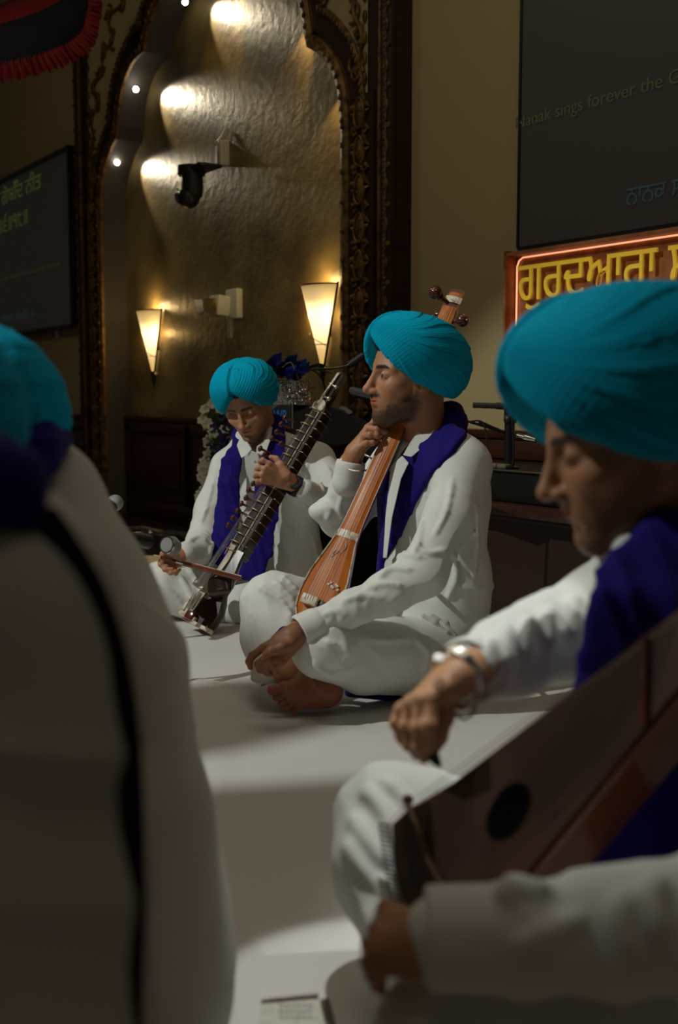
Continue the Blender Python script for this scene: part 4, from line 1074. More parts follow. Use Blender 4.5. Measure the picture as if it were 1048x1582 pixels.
    leaf([q(417, 658, 4.15), q(412, 676, 4.11), q(397, 690, 4.08), q(396, 700, 4.07), q(404, 703, 4.07), q(412, 696, 4.08), q(419, 676, 4.11), q(421, 660, 4.15)])
    leaf([q(384, 694, 4.085), q(398, 700, 4.08), q(402, 712, 4.075), q(398, 740, 4.10), q(396, 790, 4.12), q(380, 790, 4.12), q(381, 740, 4.10), q(378, 706, 4.08)], 'button_placket', .006)
    for y in (712, 742, 775): MB().sphere(q(393, y, 4.085 if y < 730 else 4.105), .0045, 8, (1, .4, 1)).build('button', M['ivory'], t)
    c = SDF(); c.chain([P(298, 853, 3.90), P(282, 858, 3.83)], [.044, .041], .006); c.cone(P(290, 856, 3.86), P(268, 862, 3.78), .034, .034, k=.003, mode='sub'); c.plane(P(283, 858, 3.83), P(268, 862, 3.76)-P(298, 853, 3.90), .003); c.mesh('cuff', .003, M['shirt'], t)
    c = SDF(); c.chain([P(486, 766, 3.90), P(470, 757, 3.84)], [.041, .037], .006); c.mesh('cuff', .003, M['shirt'], t)
    # ---- trousers, legs crossed
    T = SDF()
    T.ell(P(425, 935, 4.24), (.20, .17, .10), k=.05)
    T.chain([P(390, 925, 4.20), P(300, 900, 4.05), P(245, 905, 3.95)], [.10, .09, .085], .03)
    T.chain([P(250, 915, 3.93), P(300, 930, 3.95), P(350, 945, 3.95)], [.075, .065, .06], .02)
    T.chain([P(450, 930, 4.16), P(420, 930, 4.0), P(378, 935, 3.93)], [.10, .09, .075], .03)
    T.chain([P(375, 940, 3.92), P(330, 945, 3.98)], [.06, .05], .03)
    for pts, r_ in (([(250, 880), (280, 895), (300, 930)], .008), ([(240, 900), (265, 915), (290, 945)], .008), ([(290, 880), (305, 900), (315, 925)], .008), ([(320, 890), (310, 910), (325, 930)], .007)):
        qq = px_line(T, pts, 4); qq = [a+FW*r_*.35 for a in qq]; T.chain(qq, [r_*.3]+[r_]*(len(qq)-2)+[r_*.3], .010)
    T.disp(wr(P(280, 905, 4.0), .2, (.5, .5, .8), .06, .005, 2, 27)); T.floor(.004); T.mesh('trousers', .005, M['shirt'], t)
    # ---- scarf: two long ends down the chest
    p1 = px_line(TB, [(366, 690), (357, 710), (353, 750), (350, 790), (345, 830), (341, 862)], 5)
    p2 = px_line(TB, [(425, 668), (424, 700), (415, 750), (408, 800), (396, 850), (385, 885)], 5)
    n1 = len(p1)
    for nm, pts, hw in (('scarf', [(369, 688, 4.13), (358, 712, 4.09), (353, 750, 4.06), (353, 790, 4.04), (347, 830, 4.0), (338, 868, 3.97)], [.026, .036, .040, .046, .046, .040]),
                    ('scarf', [(428, 668, 4.16), (424, 700, 4.12), (415, 750, 4.06), (407, 800, 4.04), (396, 850, 4.0), (384, 892, 3.96)], [.032, .044, .046, .052, .058, .050])):
        k = SDF()
        for i in range(len(pts)-1): k.ecap(P(*pts[i]), P(*pts[i+1]), hw[i], hw[i+1], .014, .014, RT, k=.015)
        k.disp(wr(P(380, 780, 4.1), .5, RT+UP*.15, .038, .004, 1.0, 32)); k.mesh(nm, .0042, M['scarf'], t)
    k = SDF(); k.chain([P(368, 690, 4.16), P(370, 672, 4.24), P(395, 655, 4.30), P(425, 655, 4.24), P(428, 680, 4.16)], [.024, .026, .03, .034, .034], .02); k.disp(wr(neck, .2, (.1, .1, 1), .02, .002, .8, 35)); k.mesh('scarf_neck_roll', .0045, M['scarf'], t)
    # ---- watch and bangle are things of their own
    w = thing('wrist_watch', P(457, 750, 3.82), 'chunky black wrist watch on the arm holding the dark fretted lute', 'watch')
    ax = (P(470, 758, 3.87)-P(445, 742, 3.80)); ax /= np.linalg.norm(ax); c0 = P(457, 751, 3.835); a1 = np.cross(ax, FW); a1 /= np.linalg.norm(a1); a2 = np.cross(ax, a1)
    mb = MB(); 
    for dd in (-.008, 0, .008): mb.tube([c0+ax*dd+a1*.031*math.cos(i*PI/12)+a2*.027*math.sin(i*PI/12) for i in range(25)], .006, 8, cap=False)
    mb.build('strap', M['black'], w)
    fd = -FW*.8-a1*.3*0+UP*.3; fd /= np.linalg.norm(fd)
    mb = MB(); mb.lathe(c0+fd*.024, fd, [(0, .018), (.003, .024), (.012, .025), (.015, .021), (.013, .019), (.0125, .001)], 24); mb.build('watch_case', M['black'], w)
    mb = MB()
    for i in range(12):
        e1 = np.cross(fd, ax); e1 /= np.linalg.norm(e1); e2 = np.cross(fd, e1); mb.sphere(c0+fd*.038+(e1*math.cos(i*PI/6)+e2*math.sin(i*PI/6))*.0155, .0012, 6)
    mb.tube([c0+fd*.038, c0+fd*.038+ax*.011], .0008, 6); mb.build('dial_marks', M['cream'], w)
    bz = MB(); c0 = P(279, 861, 3.86); ax1 = P(276, 846, 3.86)-P(283, 873, 3.86); ax1 /= np.linalg.norm(ax1); ax2 = np.cross(ax1, P(285, 858, 3.9)-P(265, 862, 3.8)); ax2 /= np.linalg.norm(ax2)
    bz.tube([c0+ax1*.034*math.cos(i*PI/16)+ax2*.03*math.sin(i*PI/16) for i in range(33)], .003, 8, cap=False); tag(bz.build('steel_bangle', M['brass']), 'golden bangle on the wrist of the hand drawing the bow', 'bangle')
lute_player()
# ================================================================ the zither player, near on the right
def zither_player():
    skin = (.46, .225, .115); dark = (.42, .20, .10)
    t = thing('person', FL(1000, 1582, 0), 'large blurred man on the right in turquoise turban, playing a wooden zither on his lap', 'person', 'seated musicians in turquoise turbans')
    O = P(976, 674, 1.30); s = .98
    th = math.radians(3)
    R = frame_of(-RT*math.cos(th)-FH*math.sin(th), math.radians(17), math.radians(2))
    parts = [head_part(O, R, s, skin, .45, .0022, closed=True)]
    neck = P(1040, 868, 1.36); chest = P(1100, 1020, 1.38); pelvis = P(1130, 1500, 1.30)
    rs = P(990, 930, 1.58); ls = P(1200, 960, 1.20); re = P(850, 985, 1.46); rw = P(712, 1040, 1.33)
    le = P(1140, 1420, .98); lw = P(668, 1455, 1.00)
    rk = P(610, 1275, 1.50); lk = P(680, 1600, 1.02)
    parts.append(core([([neck, chest, pelvis], [.05, .10, .12]), ([neck, rs, re, rw], [.045, .04, .035, .026]), ([neck, ls, le, lw], [.045, .045, .035, .025])], skin))
    D = 1.30   # hand hanging from the wrist, fingers drawn together over the plectrum
    parts.append(hand_part(P(706, 1046, D), [P(668, 1078, D-.035), P(650, 1081, D-.028), P(634, 1087, D-.012), P(620, 1096, D+.006)],
        [[P(664, 1120, D-.045), P(662, 1146, D-.03), P(664, 1166, D-.015)], [P(645, 1124, D-.036), P(648, 1152, D-.024), P(655, 1172, D-.01)],
         [P(627, 1122, D-.018), P(634, 1148, D-.01), P(644, 1167, D+.0)], [P(612, 1117, D+.004), P(620, 1138, D+.008), P(630, 1155, D+.01)]],
        [P(692, 1075, D-.0), P(686, 1108, D-.005), P(678, 1138, D-.01), P(668, 1160, D-.010)], P(760, 1020, D+.05), .92, .0022, (.50, .26, .14)))
    D = 1.0    # left hand steadying the zither from below
    parts.append(hand_part(P(655, 1455, D), [P(600, 1430, D+.02), P(590, 1450, D+.0), P(586, 1472, D-.01), P(592, 1492, D-.01)],
        [[P(585, 1436, D+.05), P(590, 1440, D+.075), P(600, 1440, D+.09)], [P(575, 1462, D+.02), P(578, 1474, D+.04), P(588, 1478, D+.055)],
         [P(573, 1486, D+.005), P(577, 1504, D+.02), P(586, 1512, D+.035)], [P(582, 1505, D-.005), P(584, 1520, D+.005), P(589, 1530, D+.015)]],
        [P(640, 1440, D+.02), P(612, 1420, D+.035), P(600, 1410, D+.05), P(596, 1402, D+.06)], P(720, 1455, D), 1.0, .0024, dark))
    body_obj(parts, t)
    turban(O, R, s, t, vox=.0024, back=.020, mult=1.13, sep=.006, density=.8, apex=(.100, 0, .086))
    MB().sphere(to_world(np.array([[.080, 0, .080]]), O, R, s)[0], .022, 16, (1, 1, .8)).build('under_cap', M['navy'], t)
    S = SDF(); L3 = np.cross([0, 0, 1], -RT*.85-FH*.5)
    S.ecap(chest, P(1120, 1350, 1.36), .18, .18, .13, .14, L3, k=.05)
    S.chain([neck, P(1010, 905, 1.48), rs], [.08, .072, .066], .05); S.chain([neck, ls], [.08, .07], .05)
    TB = S.copy()
    S.chain([rs, P(930, 950, 1.54), re], [.070, .062, .054], .03); S.chain([re, P(790, 1012, 1.40), P(735, 1034, 1.35)], [.054, .048, .040], .03)
    S.chain([ls, P(1260, 1200, 1.05), le], [.072, .065, .060], .03); S.chain([le, P(950, 1440, .99), P(800, 1450, .99), P(690, 1452, 1.0)], [.060, .054, .046, .0415], .02)
    for pts, r_ in (([(850, 940), (845, 965), (850, 1000)], .008), ([(820, 955), (812, 985), (818, 1015)], .007), ([(785, 968), (778, 1000), (782, 1030)], .006), ([(890, 920), (885, 950), (895, 985)], .008), ([(760, 985), (752, 1010), (756, 1040)], .005),
                    ([(780, 1390), (800, 1372), (850, 1380)], .008), ([(790, 1470), (860, 1440), (900, 1420)], .007), ([(980, 1380), (960, 1420), (985, 1480)], .008), ([(1020, 1360), (1000, 1400), (1020, 1450)], .008)):
        q = px_line(S, pts, 4); q = [a+FW*r_*.35 for a in q]; S.chain(q, [r_*.3]+[r_]*(len(q)-2)+[r_*.3], .010)
    S.disp(wr(re, .2, RT+UP*.4, .06, .0025, 2.0, 41)); S.disp(wr(P(950, 1430, .99), .2, RT+UP*.3, .06, .004, 1.6, 42))
    S.cone(P(1000, 800, 1.32), P(1020, 900, 1.36), .07, .05, k=.01, mode='sub')
    S.mesh('shirt', .005, M['shirt'], t)
    c = SDF(); c.chain([P(750, 1030, 1.36), P(722, 1038, 1.335)], [.0415, .041], .006); c.cone(P(740, 1034, 1.34), P(700, 1046, 1.31), .034, .034, k=.003, mode='sub'); c.plane(P(718, 1040, 1.332), P(700, 1046, 1.31)-P(750, 1030, 1.36), .003); c.mesh('cuff', .003, M['shirt'], t)
    c = SDF(); c.chain([P(790, 1450, .99), P(662, 1450, 1.0)], [.047, .0455], .006); c.cone(P(700, 1452, 1.0), P(620, 1456, 1.0), .036, .036, k=.003, mode='sub'); c.plane(P(658, 1452, 1.0), -RT, .003); c.mesh('cuff', .003, M['shirt'], t)
    st = SDF(); st.chain([P(1010, 830, 1.26), P(975, 850, 1.27), P(950, 862, 1.30), P(955, 880, 1.32)], [.014, .018, .016, .010], .01); st.mesh('collar', .003, M['shirt'], t)
    T = SDF()
    T.ell(P(1120, 1560, 1.3), (.2, .2, .12), k=.05)
    T.chain([P(1060, 1480, 1.42), P(800, 1330, 1.50), rk], [.11, .095, .078], .03)
    T.chain([rk, P(600, 1340, 1.44), P(650, 1460, 1.34), P(760, 1560, 1.30)], [.078, .068, .060, .055], .03)
    T.chain([P(1100, 1640, 1.12), P(860, 1612, 1.04), P(690, 1612, 1.03)], [.13, .085, .070], .03)
    for pts, r_ in (([(560, 1220), (590, 1250), (610, 1300)], .008), ([(590, 1205), (620, 1230), (640, 1260)], .008), ([(545, 1260), (570, 1300), (600, 1340)], .007), ([(535, 1300), (560, 1340), (600, 1380)], .007)):
        qq = px_line(T, pts, 4); qq = [a+FW*r_*.35 for a in qq]; T.chain(qq, [r_*.3]+[r_]*(len(qq)-2)+[r_*.3], .010)
    T.disp(wr(rk, .2, (.5, .5, .8), .06, .004, 1.5, 45)); T.floor(.004); T.mesh('trousers', .006, M['shirt'], t)
    TB.ops = [o for o in TB.ops if o[4] != 'sub']
    TB.cone(P(1040, 800, 1.36), neck, .07, .09, k=.03)
    pa = [P(1060, 850, 1.24), P(1030, 900, 1.22), P(985, 960, 1.24), P(950, 1010, 1.28), P(930, 1060, 1.32)]
    sc = SDF(); 
    sc.ecap(P(1075, 830, 1.24), P(1010, 930, 1.215), .055, .072, .020, .022, RT, k=.02); sc.ecap(P(1010, 930, 1.215), P(990, 1080, 1.23), .072, .075, .022, .022, RT, k=.02); sc.ecap(P(990, 1080, 1.23), P(1010, 1330, 1.26), .075, .11, .022, .025, RT, k=.03)
    sc.ecap(P(990, 870, 1.35), P(950, 960, 1.36), .02, .028, .014, .016, RT, k=.02); sc.ecap(P(950, 960, 1.36), P(940, 1080, 1.33), .028, .042, .016, .016, RT, k=.02)
    sc.disp(wr(P(990, 1000, 1.25), .3, RT+UP*.25, .034, .004, 1.0, 48))
    sc.mesh('scarf', .0045, M['scarf'], t)
    k = SDF(); k.chain([P(1080, 840, 1.25), P(1105, 790, 1.32), P(1085, 790, 1.44)], [.04, .05, .05], .03); k.mesh('scarf_neck_roll', .005, M['scarf'], t)
    # bracelet
    w = thing('steel_bracelet', P(712, 1045, 1.30), 'steel bracelet with a round clasp on the hand plucking the zither', 'bracelet')
    c0 = P(706, 1048, 1.305); ax = P(735, 1035, 1.34)-P(690, 1060, 1.29); ax /= np.linalg.norm(ax); a1 = P(722, 1085, 1.31)-P(668, 1025, 1.29); a1 -= ax*(a1@ax); a1 /= np.linalg.norm(a1); a2 = np.cross(ax, a1)
    mb = MB()
    for dd in (-.006, 0, .006): mb.tube([c0+ax*dd+a1*.035*math.cos(i*PI/16)+a2*.029*math.sin(i*PI/16) for i in range(33)], .0026, 8, cap=False)
    mb.build('band', M['chrome'], w); MB().lathe(P(678, 1019, 1.268), -FW*.7+UP*.7, [(0, .0065), (.002, .007), (.004, .006), (.0042, .001)], 20).build('clasp', mat('dull_silver', (.45, .44, .4), .45, metal=.6), w)
    mb = MB(); c0 = P(716, 1075, 1.30); mb.tube([c0+RT*.016*math.cos(i*PI/12)+UP*.026*math.sin(i*PI/12) for i in range(25)], .0025, 8, cap=False); tag(mb.build('steel_bangle', M['chrome']), 'loose thin steel bangle below the bracelet on the plucking hand', 'bangle')
    mb = MB(); a, b = P(664, 1160, 1.28), P(681, 1186, 1.27); mb.tube([a, a*.4+b*.6, b], [.007, .006, .0015], 10, flat=(FW, .4)); tag(mb.build('plectrum', mat('green_plectrum', (.01, .07, .05), .3)), 'small dark green plectrum pinched in the plucking hand', 'plectrum')
zither_player()
# ---------------------------------------------------------------- the zither on his lap
def zither():
    t = thing('zither', P(760, 1400, 1.2), 'reddish brown wooden box zither with an oval sound hole on the near man\'s lap', 'zither')
    n = -FW*.62-RT*.75+UP*.20; n /= np.linalg.norm(n); C0 = P(800, 1230, 1.22)
    def on(x, y, h=0.0):
        r = FW+(x-524)/FPX*RT+(791-y)/FPX*UP; return CC+r*((C0-CC)@n/(r@n))+n*h
    E = -n*.085
    pl = [on(604, 1272), on(632, 1248), on(700, 1207), on(990, 985), on(1120, 884), on(1150, 960), on(814, 1367), on(640, 1440), on(622, 1398), on(606, 1330)]
    mb = MB(); mb.prism(pl, E); o = mb.build('body', M['redwood'], t, split=25); b = o.modifiers.new('b', 'BEVEL'); b.width = .004; b.segments = 3
    pl2 = [on(612, 1278, .004), on(640, 1252, .004), on(702, 1213, .004), on(988, 993, .004), on(1108, 902, .004), on(1134, 962, .004), on(808, 1358, .004), on(648, 1428, .004), on(630, 1395, .004), on(614, 1330, .004)]
    mb = MB(); mb.prism(pl2, -n*.006); sb = mb.build('soundboard', wood('dull_brown_soundboard', (.050, .020, .011), (.08, .034, .018), (10, 10, 10), .5, .15, .4), t, split=25)
    u = on(830, 1200)-on(750, 1305); u /= np.linalg.norm(u); v = np.cross(n, u)
    mb = MB(); c = on(790, 1253, .0055); mb.prism([c+u*.037*math.cos(i*PI/16)+v*.021*math.sin(i*PI/16) for i in range(32)], n*.001); mb.build('sound_hole', mat('dark_opening', (.003, .002, .002), 1, spec=0), sb)
    mb = MB(); mb.tube([on(636, 1238, .008), on(672, 1330, .010), on(712, 1400, .008)], [.004, .0035, .004], 8); mb.build('string_bridge', wood('brown_bridge_wood', (.10, .045, .012), (.15, .07, .025), (20, 20, 20), .5), t); MB().tube([on(1005, 985, .008), on(1002, 1120, .008)], .0035, 8).build('string_bridge', M['redwood'], t)
    mb = MB(); mb.sphere(on(636, 1236, .006), .007, 10); mb.build('bridge_knob', M['peg'], t)
    proto = None
    for i in range(19):
        f = i/18; x = 606+(628-606)*f**1.4; y = 1276+(1408-1276)*f
        a = on(x+4, y, .006); b = on(x-9, y-3, .012)
        if proto is None:
            mb = MB(); mb.tube([(0, 0, 0), V3(b-a)*.5, V3(b-a)], [.0017, .0013, .0017], 6); p = mb.build('tuning_pin', mat('dull_steel', (.10, .09, .08), .4, metal=.7), t); proto = p
        else: p = proto.copy(); COL.objects.link(p)
        p.location = V3(a)-Vector(t.location)+Vector(t.location)
    for i in range(19):
        f = i/18; x = 608+(628-608)*f**1.4; y = 1276+(1408-1276)*f; x2 = 1040-(60)*f*.9; y2 = 958+170*f
        mb = MB(); mb.tube([on(x, y, .012), on(640+60*f, 1246+140*f, .0155), on(x2, y2, .013)], .00045, 4); mb.build('string', M['blackm'], t)
zither()
# ================================================================ the two people seated near on the left, seen from behind
def back_person(label, O, s, fwd, pitch, neck, sh_r, sh_l, torso, extra, scarf, turb):
    t = thing('person', (torso[-1][0][0], torso[-1][0][1], 0), label, 'person', 'seated musicians in turquoise turbans')
    R = frame_of(fwd, pitch, 0); skin = (.40, .21, .12)
    body_obj([head_part(O, R, s, skin, .5, .003), core([([neck]+[p for p, r in torso], [.05]+[r*.5 for p, r in torso])], skin, .01)], t)
    turban(O, R, s, t, vox=.003, **turb)
    S = SDF()
    S.chain([p for p, r in torso], [r for p, r in torso], .06); S.chain([neck, sh_r], [.075, .068], .05); S.chain([neck, sh_l], [.075, .068], .05)
    for pts, rad in extra: S.chain(pts, rad, .05)
    b = S.ops[0][1]*0+np.array([torso[-1][0][0], torso[-1][0][1], .12]); S.chain([torso[-1][0], b], [torso[-1][1], .17], .08)
    f_ = np.array(fwd)/np.linalg.norm(fwd); l_ = np.cross([0, 0, 1], f_)
    T = SDF(); T.ell(b, (.18, .18, .12), k=.05)
    for q_ in (1, -1): T.chain([b+l_*q_*.08, b+f_*.34+l_*q_*.26+np.array([0, 0, .03]), b+f_*.30-l_*q_*.10-np.array([0, 0, .04])], [.10, .08, .05], .04)
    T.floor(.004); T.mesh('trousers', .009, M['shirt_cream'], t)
    S.disp(wr(torso[0][0], .5, (.5, .3, .9), .12, .005, 2, 51)); S.floor(.004)
    return t, S
F4 = -RT*.5+FH*.85; F4 /= np.linalg.norm(F4)
t4, S4 = back_person('person behind the black strap on the left, seen from the back, pale shirt sloping down', P(-75, 694, 1.42), 1.0, -RT*.8+FH*.6, math.radians(8),
    P(0, 765, 1.42), P(45, 775, 1.42), P(-120, 790, 1.42), [(P(20, 860, 1.42), .13), (P(80, 1050, 1.40), .145), (P(110, 1300, 1.38), .155), (P(120, 1500, 1.36), .16)],
    [([P(45, 775, 1.42), P(116, 900, 1.38), P(188, 1050, 1.34)], [.072, .068, .066]), ([P(188, 1050, 1.34), P(205, 1250, 1.32), P(226, 1540, 1.30)], [.066, .075, .09])],
    None, dict(back=.02, mult=1.03))
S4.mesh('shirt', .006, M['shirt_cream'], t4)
k = SDF(); k.chain([P(0, 700, 1.34), P(50, 690, 1.34), P(88, 678, 1.38)], [.035, .030, .020], .03); k.chain([P(50, 705, 1.33), P(68, 728, 1.33)], [.028, .010], .02); k.disp(wr(P(60, 690, 1.3), .2, UP+RT*.2, .03, .003, 1, 55)); k.mesh('scarf', .004, M['scarf'], t4)
t5, S5 = back_person('nearest and most blurred person, at the left edge, black strap down the pale shirt', P(-190, 715, .98), 1.0, -RT*.7+FH*.7, math.radians(5),
    P(-110, 840, .80), P(8, 938, .74), P(-330, 930, .80), [(P(-130, 1090, .76), .12), (P(-120, 1300, .74), .125), (P(-125, 1690, .72), .13)],
    [([P(8, 938, .74), P(40, 1020, .73), P(58, 1130, .72)], [.056, .050, .046]), ([P(58, 1130, .72), P(64, 1350, .72), P(60, 1740, .72), G(-.195, .76, .12)], [.046, .046, .048, .05])],
    None, dict(back=.02, mult=.94))
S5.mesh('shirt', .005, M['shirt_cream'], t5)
k = SDF(); k.chain([P(-75, 745, .72), P(-15, 750, .71), P(24, 752, .72)], [.030, .027, .016], .03); k.chain([P(10, 760, .70), P(48, 800, .70)], [.024, .008], .02); k.mesh('scarf', .004, M['scarf'], t5)
# black strap down the side of the nearest person
pts = spl([P(66, 790, .70), P(100, 838, .70), P(145, 915, .70), P(176, 1010, .70), P(192, 1100, .695), P(201, 1220, .695), P(204, 1400, .695), P(200, 1640, .695), G(-.135, .70, .12)], 8)
mb = MB(); mb.tube(pts, [.006]+[.0085]*(len(pts)-2)+[.0085], 10, flat=(FW, .5)); tag(mb.build('shoulder_strap', mat('black_webbing', (.003, .003, .003), .9, spec=.1)), 'long black strap hanging down the side of the nearest white shirt on the left', 'strap')
# ================================================================ the tanpura
def tanpura():
    t = thing('tanpura', P(478, 965, 2.80), 'tall varnished orange long-necked lute held upright by the man in profile', 'long-necked lute')
    A = P(471, 975, 2.835); Bn = P(540, 828, 2.88); Nk = P(572, 760, 2.90); Hd = P(708, 447, 3.04)   # bottom, body-neck joint, neck, head
    ax = Hd-A; Lg = np.linalg.norm(ax); e = ax/Lg
    n = -FW*.86-RT*.5; n = n-e*(n@e); n /= np.linalg.norm(n); w = np.cross(e, n)
    if w@RT < 0: w = -w
    def at(x, y):   # distance along axis of the pixel
        best = min(range(401), key=lambda i: (lambda q: (524+FPX*((q-CC)@RT)/((q-CC)@FW)-x)**2+(791-FPX*((q-CC)@UP)/((q-CC)@FW)-y)**2)(A+e*Lg*i/400)); return Lg*best/400
    # outline of the face: distance -> half width ; body is a slim gourd
    prof_ = [(0, .012), (.02, .034), (.055, .055), (.10, .062), (.15, .058), (.20, .046), (.25, .034), (.30, .029), (.36, .0275), (Lg-.10, .024), (Lg-.02, .024), (Lg-.004, .020), (Lg, .012)]
    mb = MB(); rings = []
    for d, hw in prof_:
        depth = hw*1.1 if d < .3 else hw*1.1
        ring = []
        for i in range(17):
            a = PI*i/16; ring.append(A+e*d+w*hw*math.cos(a)-n*depth*math.sin(a)*1.0)
        rings.append(ring)
    bm = mb
    for a, b in zip(rings[:-1], rings[1:]):
        bm.strip(a, b)
    bm.strip([r[0] for r in rings], [r[-1] for r in rings])
    bm.strip(rings[0][:9], rings[0][:7:-1]); bm.strip(rings[-1][:9], rings[-1][:7:-1])
    bmesh.ops.remove_doubles(bm.bm, verts=bm.bm.verts[:], dist=1e-5)
    bm.build('body_and_neck', M['redwood'], t, split=50)
    # face boards in varnished orange
    def board(d0, d1, name, m, inset=.003, k=24, h=.0035, off=0):
        mb = MB(); ds = np.linspace(d0, d1, k); hw = np.interp(ds, [p[0] for p in prof_], [p[1] for p in prof_])-inset
        lo = [A+e*d-w*x+n*off for d, x in zip(ds, hw)]; hi = [A+e*d+w*x+n*off for d, x in zip(ds, hw)]; mid = [A+e*d+n*(off+h) for d in ds]
        m1 = [A+e*d-w*x*.6+n*(off+h*.8) for d, x in zip(ds, hw)]; m2 = [A+e*d+w*x*.6+n*(off+h*.8) for d, x in zip(ds, hw)]
        for a, b in ((lo, m1), (m1, mid), (mid, m2), (m2, hi)): mb.strip(a, b)
        mb.strip(lo, hi)
        return mb.build(name, m, t, split=60)
    dj = at(543, 829)
    board(.015, dj-.008, 'soundboard', M['orange'], .003, 30, .007); board(dj+.008, Lg-.055, 'fingerboard', M['orange'], .002, 20, .004); board(Lg-.04, Lg-.012, 'head_face', M['orange'], .004, 6, .004)
    board(dj-.010, dj+.010, 'inlay_band', M['ivory'], -.001, 4, .008); board(Lg-.043, Lg-.024, 'inlay_band', M['ivory'], -.0005, 4, .0055); dn = at(683, 522); board(dn-.012, dn+.004, 'inlay_band', M['ivory'], -.0005, 4, .006)
    mb = MB(); ds = np.linspace(.02, dj, 24); hw = np.interp(ds, [p[0] for p in prof_], [p[1] for p in prof_]); mb.tube([A+e*d+w*(x-.001)+n*.002 for d, x in zip(ds, hw)], .0022, 6); mb.tube([A+e*d-w*(x-.001)+n*.002 for d, x in zip(ds, hw)], .0022, 6); mb.build('edge_inlay', M['ivory'], t)
    # bridge, tail wedge, ornament
    dbr = at(488, 932); c = A+e*dbr+n*.018
    RR = Matrix((V3(w), V3(e), V3(n))).transposed()
    MB().box(c-w*.012, (.046, .026, .020), R=RR, bev=.003).build('bridge', M['ivory'], t)
    MB().box(c+w*.018-n*.006, (.03, .018, .012), R=RR, bev=.002).build('bridge_foot', M['black'], t)
    mb = MB()
    for j in range(7):
        a = j*.9; mb.sphere(A+e*(at(525, 912)+.006*math.sin(a*2))+w*(.012+.005*j)+n*.008, .0042, 8, (1, 1, .4), R=RR)
    mb.build('inlaid_leaf', M['ivory'], t)
    mb = MB()
    q = A+e*.22+n*.0078
    mb.tube([q-w*.014-e*.02, q-e*.0, q+w*.006-e*.006, q+w*.014+e*.014, q+w*.008+e*.03], .0012, 6); mb.tube([q-w*.01, q-w*.014-e*.012], .0012, 6); mb.build('vine_inlay', M['ivory'], t)
    for j in range(4):
        o_ = (j-1.5)*.0075
        mb = MB(); mb.tube([A+e*(.035)+w*(o_-.012)*.6+n*.008, c-w*.012+w*o_+n*.011, A+e*(dn)+w*o_*.8+n*.012, A+e*(Lg-.09+.02*j)+w*o_*.8+n*.007], .00045, 5); mb.build('string', mat('dull_wire', (.3, .26, .2), .45, metal=.8), t)
    # big turned pegs
    def peg(base, tip, r, lab=None):
        d = V3(tip)-V3(base); L = d.length; d.normalize(); mb = MB(); n_ = 20
        mb.lathe(base, d, [(0, .006), (L*.5, .008), (L*.62, .011), (L*.68, .009)], 12)
        mb.sphere(tip, r, 22, (1, 1, .92), R=d.to_track_quat('Z', 'Y').to_matrix())
        o = mb.build('tuning_peg', M['peg'], t); 
        ft = MB(); ft.sphere(V3(tip)+d*r*.9, .003, 8); ft.build('bone_dot', M['ivory'], o)
        ax_ = d; u = ax_.orthogonal().normalized(); v = ax_.cross(u); g = MB()
        for i in range(14):
            a = 2*PI*i/14; dd = u*math.cos(a)+v*math.sin(a); g.tube([V3(tip)+(ax_*math.cos(b)*.93+dd*math.sin(b))*r*1.0 for b in np.linspace(.5, 2.6, 7)], .0012, 4)
        g.build('fluting', M['redwood'], o)
    peg(P(692, 468, 3.0), P(673, 452, 2.97), .0170); peg(P(676, 508, 3.0), P(652, 494, 2.97), .0175); peg(P(690, 480, 3.06), P(672, 490, 3.10), .0120); peg(P(700, 497, 3.02), P(715, 495, 2.99), .0165)
tanpura()
